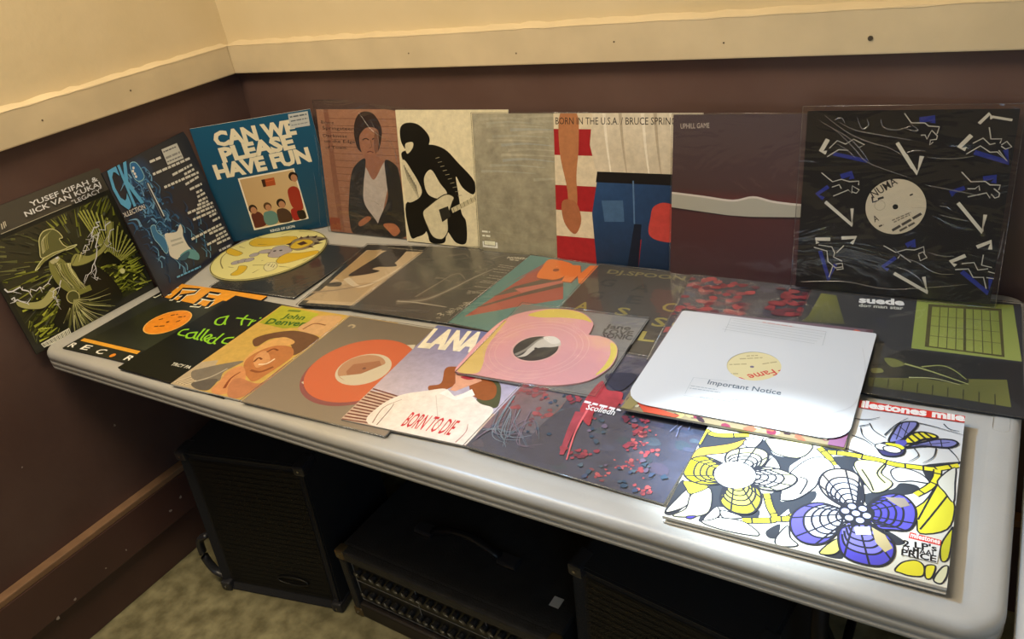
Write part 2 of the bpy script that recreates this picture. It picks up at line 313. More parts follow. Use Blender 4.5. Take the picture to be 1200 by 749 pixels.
card=mat('sleeve_card','8f8a80',.7); blackcard=mat('black_card','1d1d1f',.5); whitecard=mat('white_card','d8d4ca',.6)
G_ST='record sleeves standing against the walls'; G_FL='record sleeves lying on the folding table'
def sleeve(n,label,th=.003,edge=None,group=None,name='record_sleeve',cat='record sleeve'):
    m,w,h=frame(n); st=PL[n][0]=='T'
    t=thing(name,label,cat,group or (G_ST if st else G_FL),mw=m)
    box('card',(0,0,-th),(w,h,-.0001),edge or card,t,.0006,1)
    return t,w,h,Ink(w,h)
# == leaning against the left wall: green lightning wizard
t,w,h,k=sleeve('leg','olive green sleeve with a bearded wizard and lightning, against the left wall',.004,blackcard); k.gain=1.6
k.bg('26261f'); k.p([(0,.83),(1,.83),(1,1),(0,1)],'47433a')
k.p([(0.03,.06),(.97,.06),(.97,.8),(.03,.8)],['2a2c18','2c3014','33321f','3a382a'])
rd=random.Random(3)
for i in range(330):
    a,b=rd.uniform(.04,.96),rd.uniform(.1,.79); dx,dy=a-.6,b-.45; d=math.hypot(dx,dy)+.01; ln=rd.uniform(.05,.16)
    q=(min(.965,max(.035,a+dx/d*ln)),min(.795,max(.07,b+dy/d*ln))); k.l([(a,b),q],rd.uniform(.006,.02),rd.choice(['5e6420','6d7228','454a1c','80843a','6b7030','2e3118','23241a','4e5140'] if b<.55 or a>.5 else ['4b4a38','3f3e2e','585a34','2a2a20','68693f']),.003)
for i in range(190):
    a,b=rd.uniform(.05,.9),rd.uniform(.07,.36); k.l([(a,b),(a+rd.uniform(.03,.12),b+rd.uniform(-.02,.03))],rd.uniform(.008,.02),rd.choice(['6d7420','8a9130','4b5218','a2a83f','2b2f12']),.003)
for i in range(16): k.l([[(0.772,0.312)][0],(.83+.2*math.sin(i*.18-.9)*.8,.55+.22*math.cos(i*.2-.3))],.004,'9a9c4c',.012)
k.b([(0.317,0.378),(0.379,0.444),(0.49,0.446),(0.581,0.431),(0.669,0.346),(0.724,0.217),(0.732,0.08),(0.634,0.04),(0.492,-0.002),(0.326,0.016),(0.213,0.094),(0.204,0.156),(0.309,0.256)],'1a1b10')
k.b([(0.38,0.553),(0.44,0.538),(0.479,0.452),(0.495,0.374),(0.477,0.283),(0.404,0.278),(0.355,0.345),(0.34,0.422),(0.347,0.501)],'77783f')
for i in range(9): k.cu([(0.385,0.51),(0.384,0.428),(0.382,0.317)][:1]+[(v[0]+.004*i,v[1]-.004*i) for v in [(0.384,0.428),(0.412,0.295)]],.006,'a9a86a' if i%2 else '3b3c20',.002)
k.b([(0.254,0.525),(0.33,0.57),(0.411,0.586),(0.502,0.579),(0.594,0.567),(0.547,0.558),(0.455,0.566),(0.37,0.558),(0.305,0.534)],'7c7c44','d0cc98',.005)
k.b([(0.332,0.582),(0.35,0.648),(0.375,0.703),(0.42,0.739),(0.481,0.736),(0.514,0.702),(0.526,0.652),(0.501,0.652),(0.506,0.607),(0.52,0.573),(0.422,0.581)],'5b5c35','b9b680',.006)
for i in range(5): k.cu([(v[0]+.012*i,v[1]+.004*i) for v in [(0.354,0.605),(0.385,0.685),(0.439,0.714)]],.005,'c0bc8c' if i<2 else '8c8a52',.002)
k.b([(0.378,0.561),(0.424,0.56),(0.443,0.53),(0.399,0.51),(0.372,0.523)],'a9a67c'); k.el([(0.394,0.553)],.012,.008,'eeeac8'); k.el([(0.426,0.541)],.012,.008,'eeeac8')
k.b([(0.49,0.46),(0.553,0.514),(0.639,0.46),(0.752,0.479),(0.835,0.556),(0.858,0.631),(0.908,0.61),(0.854,0.519),(0.782,0.451),(0.645,0.415),(0.535,0.425)],'8b8b4e','3a3b1c',.006)
k.b([(0.666,0.369),(0.77,0.428),(0.808,0.382),(0.843,0.3),(0.753,0.335)],'1b1c10')
for i in range(9): k.l([[(0.558,0.498)][0],[(0.49,0.446)][0]] if i==0 else [(v[0]+.03*i,v[1]+.012*i) for v in [(0.57,0.492),(0.521,0.438)]],.006,'c9c594' if i%2 else '34351a',.002)
k.b([(0.051,0.391),(0.118,0.349),(0.198,0.328),(0.301,0.372),(0.316,0.323),(0.256,0.284),(0.181,0.268),(0.096,0.306),(0.045,0.354)],'9c9a62','2b2b16',.005)
k.el([(0.4,0.244)],.045,.045,'4c4e2a',0,20,'b3b075',.006); k.l([(0.448,0.255),(0.546,0.248)],.04,'77783a')
for i in range(26):
    x0=rd.uniform(0,1); q=[(v[0]+.11*x0,v[1]-.05*x0) for v in [(0.377,0.52),(0.373,0.433),(0.399,0.309)]]; k.cu([(a+rd.uniform(-.01,.01),b+rd.uniform(-.01,.01)) for a,b in q],.005,rd.choice(['b5b27a','8d8c50','5c5d30','c9c691','35361c']),.0015)
k.b([(0.279,0.522),(0.34,0.552),(0.427,0.565),(0.508,0.562),(0.446,0.55),(0.361,0.541)],'1e1f12')
for i in range(40):
    a=rd.uniform(-2.6,-.4); ce=[(0.391,0.213)][0]; r0=rd.uniform(.05,.12); r1=r0+rd.uniform(.06,.22); k.l([(ce[0]+r0*math.cos(a),ce[1]+r0*math.sin(a)),(ce[0]+r1*math.cos(a+.1),ce[1]+r1*math.sin(a+.1))],.006,rd.choice(['6b6c3a','8d8e58','3b3c20','b3b182']),.002)
for i in range(13):
    a=-2.3+i*.17; ce=[(0.397,0.224)][0]; k.cu([ce,(ce[0]+.12*math.cos(a),ce[1]+.13*math.sin(a)),(ce[0]+.27*math.cos(a+.14),ce[1]+.26*math.sin(a+.1))],.007,'a8a772' if i%2 else '6b6c3a',.002)
def bolt(k,P,col,w0,seed,n=5,amp=.02):
    rr=random.Random(seed); Q=[P[0]]
    for a,b in zip(P,P[1:]):
        for i in range(1,n+1):
            t=i/n; Q.append((a[0]+(b[0]-a[0])*t+(rr.uniform(-amp,amp) if i<n else 0),a[1]+(b[1]-a[1])*t+(rr.uniform(-amp,amp) if i<n else 0)))
    k.l(Q,w0,col,w0*.4)
    for i in range(2,len(Q)-1,3): k.l([Q[i],(Q[i][0]+rr.uniform(-.06,.06),Q[i][1]+rr.uniform(-.05,.05))],w0*.5,col,w0*.2)
bolt(k,[(0.822,0.646),(0.744,0.609),(0.674,0.529),(0.598,0.493)],'efeecb',.011,1); bolt(k,[(0.774,0.582),(0.651,0.398),(0.517,0.306)],'efeecb',.009,2)
bolt(k,[(0.895,0.615),(0.786,0.577),(0.668,0.573)],'efeecb',.008,3); bolt(k,[(0.021,0.5),(0.117,0.445),(0.195,0.398),(0.299,0.394)],'f2f1d2',.011,4); bolt(k,[(0.645,0.386),(0.61,0.274),(0.604,0.335)],'efeecb',.007,5)
bolt(k,[(0.027,0.417),(0.071,0.381),(0.11,0.333)],'f2f1d2',.012,6); bolt(k,[(0.378,0.389),(0.295,0.333),(0.298,0.261),(0.255,0.256)],'efeecb',.007,7); bolt(k,[(0.897,0.558),(0.788,0.463),(0.876,0.395)],'efeecb',.006,8)
k.el([(0.815,0.25)],.02,.02,'c8cc8c')
k.t('YUSEF KIFAH &',[(0.427,0.922),(0.948,0.917)],.033,'efe9dc',.018); k.t('NICK VAN KUKAJ',[(0.366,0.874),(0.95,0.875)],.034,'efe9dc',.018); k.t('"LEGACY"',[(0.697,0.83),(0.945,0.836)],.03,'e2dccd',.0)
k.l([(0.169,0.833),(0.685,0.834)],.004,'a09c88'); k.l([(0.202,0.893),(0.192,0.857)],.006,'bdb7a6'); k.l([(0.219,0.899),(0.208,0.859)],.006,'bdb7a6'); k.l([(0.229,0.899),(0.222,0.866)],.005,'bdb7a6')
k.p([(0.053,0.057),(0.272,0.061),(0.267,0.005),(0.061,0.021)],'c9c6b4')
bc=[(0.058,0.049),(0.269,0.054),(0.263,0.014),(0.066,0.028)]
for i in range(22):
    s=(i+.5)/22; a=(bc[0][0]+(bc[1][0]-bc[0][0])*s,bc[0][1]+(bc[1][1]-bc[0][1])*s); b=(bc[3][0]+(bc[2][0]-bc[3][0])*s,bc[3][1]+(bc[2][1]-bc[3][1])*s); k.l([a,b],.0028 if i%3 else .005,'26261f')
k.build('cover_print',t,GLOSS)
# == rock guitar sleeve
t,w,h,k=sleeve('rock','dark sleeve with a pale electric guitar in blue flames, second from left',.004,blackcard); k.gain=1.35
k.bg('2b2f40','323236')
rd=random.Random(8)
def glow(k,ce,ra,rb,ci,n=18):
    bgc=c('2b2f40'); bgc2=c('323236'); V=[ce]+[(ce[0]+ra*math.cos(2*PI*q/n),ce[1]+rb*math.sin(2*PI*q/n)) for q in range(n)]
    mixc=lambda y:tuple(bgc[z]+(bgc2[z]-bgc[z])*min(1,max(0,y)) for z in range(4))
    k.add(V,[(0,1+q,1+(q+1)%n) for q in range(n)],[c(ci)]+[mixc(v[1]) for v in V[1:]])
for q,ra,rb,ci in (([(0.251,0.33)][0],.4,.3,'2a4a70'),([(0.268,0.539)][0],.24,.3,'27425f'),([(0.301,0.873)][0],.2,.16,'2d5280')): glow(k,q,ra,rb,ci)
gl=[(0.301,0.873),(0.315,0.713),(0.329,0.549),(0.332,0.403),(0.315,0.264)]
for i in range(240):
    s=rd.random()*3.99; j=int(s); a=gl[j]; b=gl[j+1]; q=(a[0]+(b[0]-a[0])*(s-j)+rd.gauss(0,.07+.02*j),a[1]+(b[1]-a[1])*(s-j)+rd.gauss(0,.05)); an=rd.uniform(.6,2.4); ln=rd.uniform(.03,.13)
    if not(.03<q[0]<.9 and .03<q[1]<.93): continue
    k.cu([q,(q[0]+ln*.5*math.cos(an),q[1]+ln*.5*math.sin(an)),(q[0]+ln*math.cos(an+.7),min(.98,q[1]+ln*math.sin(an+.7)))],rd.uniform(.008,.03),rd.choice(['1f3550','27466b','33608e','2b4f7c','4f86b8','6ea2cc','2a4468']),.002)
for i in range(60):
    a,b=rd.uniform(.1,.75),rd.uniform(.03,.35); k.cu([(a,b),(a+.02,b+.04),(a-.01,b+.09)],.012,rd.choice(['23456f','3a6a9c','6aa0c8','1d3150']),.002)
k.b([(0.284,0.971),(0.339,0.961),(0.36,0.902),(0.357,0.844),(0.307,0.828),(0.262,0.854),(0.26,0.921)],'2f6da8','8fc4ea',.006)
for x,y in ((180,185),(178,200),(186,212),(192,225)): k.el([(0.295,0.934)][0] if y==185 else [[(0.276,0.916)][0],[(0.281,0.894)][0],[(0.28,0.872)][0]][(y-200)//12],.012,.01,'d6e6f0')
k.p([(0.344,0.797),(0.378,0.793),(0.371,0.513),(0.334,0.511)],'2a2f3c'); k.l([(0.36,0.791),(0.367,0.519)],.012,'c9d3da'); k.l([(0.341,0.786),(0.34,0.512)],.006,'77828f')
k.b([(0.291,0.403),(0.348,0.387),(0.42,0.368),(0.487,0.4),(0.489,0.352),(0.463,0.308),(0.465,0.231),(0.478,0.188),(0.428,0.201),(0.364,0.194),(0.298,0.182),(0.242,0.242),(0.266,0.305),(0.271,0.358)],'d6d8d2')
k.b([(0.188,0.503),(0.238,0.499),(0.229,0.449),(0.271,0.376),(0.252,0.293),(0.211,0.276),(0.19,0.358),(0.169,0.422)],'3f78a8','9cc7e2',.005)
k.b([(0.337,0.197),(0.467,0.193),(0.536,0.122),(0.504,0.079),(0.403,0.147)],'5f9aa8'); k.b([(0.3,0.185),(0.434,0.189),(0.446,0.164),(0.371,0.143)],'35607a')
k.p([(0.313,0.339),(0.436,0.311),(0.437,0.297),(0.313,0.324)],'b3b7b4'); k.p([(0.303,0.306),(0.436,0.279),(0.436,0.264),(0.302,0.292)],'b3b7b4')
def squeeze(k,txt,P,top,h,b):  # tall condensed lettering between a baseline and a top line
    hh=1.3*math.hypot(top[0][0]-P[0][0],top[0][1]-P[0][1]); k.t(txt,P,hh,h,b)
squeeze(k,'CK',[(0.003,0.719),(0.241,0.697)],[(0.01,0.966),(0.051,0.996)],'5aa6e6',.03)
k.t('OLLECTION',[(-0.021,0.665),(0.226,0.641)],.034,'dfe3e6',.012)
k.p([(0.649,0.958),(0.845,0.947),(0.846,0.821),(0.642,0.834)],'c3c6c4'); k.bars([(0.659,0.934),(0.816,0.925)],.012,'5c6068',1); k.bars([(0.657,0.886),(0.836,0.875)],.02,'8a8d90',2); k.bars([(0.652,0.856),(0.833,0.844)],.012,'6c7078',3)
rows=[(255,158,308,135),(270,215,440,140),(360,218,450,170),(415,215,460,190),(322,275,480,205),(420,262,480,225),(440,285,495,258),(470,300,500,285),(475,320,510,300),(480,340,520,320),(475,358,525,338),(430,395,545,345),(470,395,550,362),(455,425,560,378),(530,410,565,392),(545,430,580,412),(448,515,585,445),(530,490,600,458),(560,500,608,475),(520,540,615,490),(565,535,625,508),(575,568,632,540)]
RR=[(0.475,0.917),(0.613,0.909),(0.45,0.827),(0.914,0.798),(0.644,0.752),(0.905,0.746),(0.773,0.71),(0.908,0.708),(0.501,0.703),(0.941,0.668),(0.735,0.638),(0.919,0.639),(0.758,0.587),(0.92,0.576),(0.813,0.538),(0.903,0.532),(0.803,0.504),(0.911,0.5),(0.794,0.47),(0.914,0.46),(0.762,0.448),(0.906,0.429),(0.618,0.438),(0.949,0.398),(0.711,0.399),(0.942,0.368),(0.643,0.371),(0.95,0.333),(0.839,0.317),(0.947,0.307),(0.854,0.271),(0.962,0.261),(0.532,0.249),(0.938,0.206),(0.751,0.199),(0.961,0.169),(0.813,0.151),(0.963,0.134),(0.672,0.136),(0.964,0.104),(0.787,0.093),(0.969,0.065),(0.775,0.033),(0.95,0.008)]
for i in range(len(RR)//2): k.bars([RR[2*i],RR[2*i+1]],.02,'cfd0ce',i,.95)
k.bars([(0.204,0.074),(0.495,0.024)],.016,'6fb0e6',50)
k.build('cover_print',t,GLOSS)
# == blue sleeve in the corner
t,w,h,k=sleeve('fun','blue sleeve with chunky cream lettering and a framed group photo',.004,whitecard)
k.bg('17455f','1f5b7d')
W_='f0e6c8'
k.t('CAN WE',[(0.161,0.83),(0.843,0.826)],.112,W_,.055); k.t('PLEASE',[(0.175,0.694),(0.8,0.715)],.112,W_,.055); k.t('HAVE FUN',[(0.083,0.565),(0.903,0.586)],.112,W_,.055)
k.p([(0.815,0.988),(0.978,0.987),(0.966,0.871),(0.801,0.872)],'c9ccc8'); k.bars([(0.823,0.963),(0.963,0.964)],.014,'55616b',1); k.bars([(0.822,0.929),(0.963,0.932)],.012,'6f7880',2); k.bars([(0.817,0.896),(0.958,0.899)],.01,'8c9499',3)
k.p([(0.253,0.539),(0.739,0.548),(0.741,0.096),(0.249,0.071)],'f2ead6'); k.p([(0.265,0.526),(0.727,0.536),(0.728,0.105),(0.262,0.085)],['c9a878','d6b98a','cdae80','c4a274'])
k.p([(0.441,0.496),(0.553,0.499),(0.548,0.433),(0.44,0.431)],'b4542a'); k.p([(0.441,0.496),(0.472,0.497),(0.467,0.435),(0.44,0.431)],'3d2418'); k.l([(0.474,0.475),(0.546,0.479)],.004,'dc7a48')
def person(k,head,hr,body,shirt,hair,skin='b98563'):
    k.b(body,shirt); k.el((head[0],head[1]+hr*.25),hr*1.15,hr*1.2,hair); k.el((head[0]+hr*.1,head[1]-hr*.15),hr*.8,hr*.95,skin)
person(k,[(0.296,0.252)][0],.032,[(0.266,0.206),(0.302,0.233),(0.347,0.22),(0.368,0.17),(0.366,0.104),(0.271,0.091),(0.264,0.14)],'5c2420','2c1a12')
person(k,[(0.425,0.254)][0],.03,[(0.375,0.206),(0.41,0.219),(0.454,0.216),(0.484,0.178),(0.467,0.105),(0.382,0.096),(0.36,0.143)],'5f8a86','5a3c22')
person(k,[(0.546,0.261)][0],.034,[(0.494,0.214),(0.538,0.225),(0.578,0.209),(0.603,0.167),(0.593,0.102),(0.492,0.099),(0.482,0.15)],'4a3226','20140f')
k.b([(0.61,0.194),(0.66,0.209),(0.685,0.171),(0.676,0.107),(0.612,0.104)],'a3201f'); k.b([(0.659,0.176),(0.718,0.175),(0.722,0.108),(0.666,0.104)],'241812')
person(k,[(0.712,0.47)][0],.034,[(0.636,0.375),(0.687,0.398),(0.727,0.368),(0.729,0.294),(0.719,0.194),(0.662,0.185),(0.629,0.228),(0.624,0.303)],'a03020','221510')
k.t('KINGS OF LEON',[(0.385,0.031),(0.602,0.039)],.022,'e8eef0',.02)
k.build('cover_print',t,GLOSS)
# == standing along the back wall
t,w,h,k=sleeve('dark','tan sleeve with a figure in a dark jacket and grey shirt, in crinkled plastic',.004,card); k.gain=1.0
k.bg('a5735a','b58468')
for i in range(17): y=.05+i*.055; k.l([(.13,y),(.84,y-.004)],.005,'8a5a45')
k.p([(.1,0),(.16,0),(.13,1),(.08,1)],'96644e'); k.p([(.86,0),(.92,0),(.88,1),(.82,1)],'8d5440'); k.r(.0,.02,.12,.12,'9a4b32')
k.b([(0.397,0.896),(0.468,0.974),(0.584,0.974),(0.654,0.898),(0.665,0.804),(0.589,0.663),(0.425,0.676),(0.381,0.782)],'3a2820')
k.b([(0.438,0.8),(0.522,0.862),(0.625,0.846),(0.628,0.751),(0.587,0.645),(0.51,0.598),(0.456,0.642),(0.43,0.712)],'b17a5c'); k.p([(0.471,0.66),(0.598,0.645),(0.663,0.603),(0.561,0.448),(0.47,0.48),(0.436,0.578)],'a9735a')
k.cu([(0.462,0.766),(0.499,0.778),(0.528,0.767)],.009,'4a2e20'); k.cu([(0.561,0.771),(0.593,0.782),(0.619,0.768)],.009,'4a2e20'); k.cu([(0.545,0.767),(0.55,0.718),(0.524,0.705)],.007,'8a5a40'); k.cu([(0.496,0.671),(0.53,0.679),(0.562,0.671)],.009,'7a4034'); k.b([(0.6,0.837),(0.636,0.812),(0.619,0.716),(0.584,0.663),(0.575,0.733)],'8a5c44'); k.b([(0.456,0.552),(0.538,0.456),(0.67,0.603),(0.706,0.49),(0.653,0.344),(0.537,0.088),(0.429,0.183),(0.401,0.331)],'cfc3bb')
k.b([(0.466,0.624),(0.348,0.557),(0.291,0.455),(0.24,0.247),(0.228,0.132),(0.265,-0.009),(0.525,-0.008),(0.539,0.097),(0.415,0.257),(0.423,0.405),(0.458,0.534)],'332c28')
k.b([(0.671,0.612),(0.764,0.589),(0.802,0.529),(0.818,0.37),(0.829,0.209),(0.812,0.017),(0.526,0.002),(0.541,0.116),(0.661,0.308),(0.667,0.452)],'2b2522')
k.l([(0.246,0.152),(0.497,0.15)],.012,'544a42'); k.b([(0.331,0.101),(0.425,0.155),(0.467,0.139),(0.391,0.086),(0.334,0.067)],'b5714e'); k.b([(0.592,0.101),(0.707,0.113),(0.759,0.057),(0.695,0.011),(0.64,0.048)],'c07852')
k.t('Bruce',[(0.04,0.889),(0.177,0.886)],.024,'2a1c16'); k.t('Springsteen',[(0.046,0.844),(0.389,0.838)],.026,'2a1c16'); k.t('Darkness',[(0.043,0.784),(0.301,0.781)],.024,'2a1c16'); k.t('on the Edge',[(0.046,0.74),(0.382,0.739)],.024,'2a1c16'); k.t('of Town',[(0.053,0.689),(0.277,0.691)],.024,'2a1c16')
k.build('cover_print',t,PHOTO); DK=(film(t,w,h,WRINK,.007,.0015,.003,.016,2,mb=0),w,h,[[(0.577,0.923),(0.631,0.803),(0.654,0.629)],[(0.468,0.974),(0.589,0.837),(0.784,0.754)],[(-0.056,0.921),(-0.026,0.647),(-0.045,0.46)],[(0.743,0.787),(0.796,0.668),(0.817,0.459)],[(0.444,0.296),(0.539,0.283),(0.606,0.25)],[(-0.104,0.495),(-0.091,0.266),(-0.105,0.031)]])
t,w,h,k=sleeve('btr','cream sleeve with a black and white guitarist leaning left',.004,whitecard); k.gain=1.1
k.bg('d9cfae','ddd4b4')
BK='14130f'
k.b([(0.031,0.864),(0.091,0.906),(0.198,0.899),(0.278,0.842),(0.304,0.785),(0.266,0.726),(0.178,0.708),(0.089,0.697),(0.031,0.764)],BK)
k.b([(0.135,0.715),(0.29,0.752),(0.434,0.722),(0.549,0.626),(0.681,0.5),(0.67,0.403),(0.575,0.445),(0.52,0.526),(0.531,0.409),(0.55,0.257),(0.586,0.191),(0.574,0.034),(0.479,0.026),(0.4,0.108),(0.37,0.017),(0.238,0.006),(0.202,0.093),(0.082,0.228),(0.142,0.372),(0.072,0.543),(0.021,0.679)],BK)
k.b([(0.022,0.295),(0.205,0.341),(0.216,0.236),(0.202,0.093),(0.107,0.04),(0.039,0.044)],BK); k.b([(0.074,0.756),(0.141,0.766),(0.136,0.724),(0.083,0.68),(0.065,0.714)],'cfc6a6')
k.b([(0.221,0.497),(0.293,0.568),(0.369,0.469),(0.426,0.404),(0.4,0.351),(0.252,0.378)],'d2c9ab'); k.b([(0.026,0.627),(0.116,0.544),(0.19,0.41),(0.138,0.337),(0.026,0.331)],'cfc6a8')
for i in range(9): k.l([(v[0]+.012*i,v[1]-.018*i) for v in [(0.038,0.593),(0.064,0.473)]],.006,BK,.002)
k.b([(0.183,0.234),(0.244,0.291),(0.403,0.386),(0.487,0.373),(0.465,0.321),(0.42,0.214),(0.411,0.109),(0.351,0.042),(0.264,0.053),(0.217,0.13)],'cdc4a4','2a281e',.008)
k.p([(0.339,0.27),(0.428,0.301),(0.449,0.225),(0.363,0.176)],'2a2922'); k.p([(0.454,0.286),(0.677,0.387),(0.68,0.35),(0.468,0.252)],'b9b08f')
for i in range(9): k.l([(v[0]+.033*i,v[1]+.017*i) for v in [(0.475,0.291),(0.485,0.26)]],.004,'4a4638')
for i in range(10): k.l([(v[0]+.02*i,v[1]-.03*i) for v in [(0.344,0.653),(0.382,0.661)]],.004,'8f8972')
k.build('cover_print',t,PHOTO)
t,w,h,k=sleeve('sky','plain pale grey sleeve of misty sky and flat water, leaning on the back wall',.004,card); k.gain=1.6
k.z=0
k.bg('7f7a66','8d8977')
for i in range(22):
    y=1-i*i*.0012-.01*i; rr=random.Random(i); a=rr.uniform(0,.5); 
    if y>.55: k.cu([(max(0,a),y-.03),(min(1,a+.2),y-.005*(i%3)-.015),(min(1,a+.45),y-.03)],.022,rr.choice(['94917f','908f80','8b8d84','979380']),.004)
for i in range(14): rr=random.Random(i+9); k.l([(rr.uniform(0,.3),.08+i*.035),(rr.uniform(.5,1),.08+i*.035)],.003,rr.choice(['87836f','8b8774','827e6b']))
for i,(a,b) in enumerate(((.03,.15),(.03,.118))): k.bars([(a,b),(a+.07,b)],.016,'d8d2bc',i)
k.r(.03,.03,.16,.075,'ded8c2'); k.r(.04,.045,.145,.085,'6b6858'); k.r(.045,.05,.14,.08,'cfc8b2')
k.build('cover_print',t,PAINTY); film(t,w,h,CLEAR,.002,.001,mb=0)
t,w,h,k=sleeve('usa','red and cream banded sleeve with white and denim blue shapes, against the back wall',.004,whitecard)
k.bg('ddd0b4')
for a,b in ((.80,.68),(.40,.60),(.17,.0)): pass
k.p([(0,.73),(1,.73),(1,.9),(0,.9)],'a6262c'); k.p([(0,.36),(1,.36),(1,.53),(0,.53)],'a6262c'); k.p([(0,0),(1,0),(1,.18),(0,.18)],'a6262c')
k.p([(.32,.56),(1,.56),(1,1),(.28,1),(.26,.8)],['d8cdb6','c9bda6','d9cfba','ded4be','d2c7b0'])
for i,x in enumerate((.36,.47,.62,.7,.8)): k.cu([(x,1),(x+.02,.8),(x+.05,.6)],.022,'b7aa94' if i%2 else 'eee6d4',.008)
k.b([(.05,1),(.17,1),(.18,.8),(.16,.6),(.16,.4),(.1,.3),(.09,.5),(.04,.75)],'b57a52'); k.b([(.05,.42),(.15,.42),(.19,.3),(.14,.2),(.06,.28)],'a96b49')
k.p([(.3,.0),(1,.0),(1,.58),(.31,.58),(.27,.35)],['1d3350','16243c','22395a','2f4f7c','27456e'])
k.p([(.3,.56),(1,.56),(1,.63),(.31,.63)],'1b1a1c'); k.p([(.36,.3),(.5,.31),(.49,.45),(.34,.44)],'45668e')
k.p([(.56,0),(.6,.0),(.62,.2),(.58,.2)],'a6262c'); k.l([(.56,.58),(.57,.3)],.01,'5a79a0'); k.b([(.68,.35),(.7,.42),(.78,.45),(.88,.4),(.86,.22),(.75,.2),(.67,.24)],'c0453f')
k.p([(.52,.0),(.6,.0),(.62,.3),(.57,.3)],'141e30')
k.t('BORN IN THE U.S.A. / BRUCE SPRINGSTEEN',[(.015,.93),(1.0-.02,.93)],.045,'2b2622',0)
k.build('cover_print',t,PHOTO)
t,w,h,k=sleeve('uphill','dark maroon sleeve crossed by one pale horizontal band, against the back wall',.004,blackcard); k.gain=1
k.p([(0,.52),(1,.52),(1,1),(0,1)],['4a302e','4c302e','51424a','4e4148']); k.p([(0,0),(1,0),(1,.52),(0,.52)],['402026','3d1e26','522526','522526'])
k.p([(0,.5),(1,.5),(1,.56),(0,.56)],['5f2a28','5f2a28','4b302f','4b302f'])
bt=[(0,.535),(.2,.52),(.38,.505),(.5,.53),(.62,.51),(.8,.5),(1,.51)]; bb2=[(1,.43),(.8,.425),(.5,.41),(.25,.41),(0,.44)]
k.p(smooth(bt,4)+smooth(bb2,4),'b3b0a2'); k.cu([(.0,.53),(.2,.515),(.38,.5),(.5,.527),(.62,.505),(.8,.495),(1,.505)],.012,'ddd6cc')
k.p([(0,.44),(.25,.41),(.5,.41),(.8,.425),(1,.43),(1,.42),(.5,.398),(0,.425)],'2f1519')
k.t('UPHILL GAME',[(0.047,0.918),(0.223,0.924)],.03,'c9bfb4',.0)
k.build('cover_print',t,GLOSS); film(t,w,h,CLEAR,.002,.001,mb=0)
t,w,h,k=sleeve('numa','black sleeve with white line figures and blue triangles around a cream centre label',.004,blackcard); k.gain=1
k.bg('121212','151516')
def V_(P,wd=.02,col='ddd8c8'): k.l(P,wd,col)
BL='26348f'
V_([(0.832,0.93),(0.872,0.978),(0.886,0.953)],.016); V_([(0.884,0.963),(0.974,0.946)],.012)
V_([(0.806,0.873),(0.758,0.813),(0.789,0.804)],.022); k.l([(0.829,0.789),(0.988,0.74),(0.964,0.804)],.024,BL)
V_([(0.511,0.77),(0.578,0.676),(0.591,0.766)],.022); V_([(0.117,0.849),(0.086,0.786),(0.114,0.777)],.024); k.l([(0.15,0.772),(0.329,0.735)],.02,BL); V_([(0.466,0.833),(0.555,0.704)],.018)
k.l([(0.2,0.647),(0.251,0.667),(0.257,0.637)],.03,BL); k.l([(0.139,0.592),(0.082,0.547),(0.119,0.523)],.022,BL); k.l([(0.885,0.656),(0.938,0.668),(0.933,0.637)],.026,BL); k.l([(0.808,0.608),(0.745,0.581),(0.762,0.568)],.022,BL); k.l([(0.56,0.948),(0.626,0.958),(0.622,0.934)],.03,BL)
V_([(0.129,0.506),(0.283,0.381),(0.273,0.475)],.018); V_([(0.787,0.529),(0.917,0.381),(0.918,0.474)],.018)
V_([(0.172,0.295),(0.094,0.29),(0.106,0.267)],.02); V_([(0.232,0.306),(0.307,0.315),(0.287,0.277)],.02); k.l([(0.122,0.224),(0.184,0.056),(0.212,0.153)],.022,BL)
k.l([(0.566,0.286),(0.603,0.312),(0.601,0.28)],.028,BL); k.l([(0.521,0.216),(0.46,0.158),(0.49,0.144)],.02,BL); V_([(0.521,0.127),(0.7,0.033),(0.67,0.12)],.018)
V_([(0.855,0.253),(0.789,0.214),(0.816,0.195)],.02); V_([(0.901,0.302),(0.961,0.336),(0.963,0.294)],.02); k.l([(0.848,0.165),(0.984,0.059),(0.986,0.147)],.024,BL)
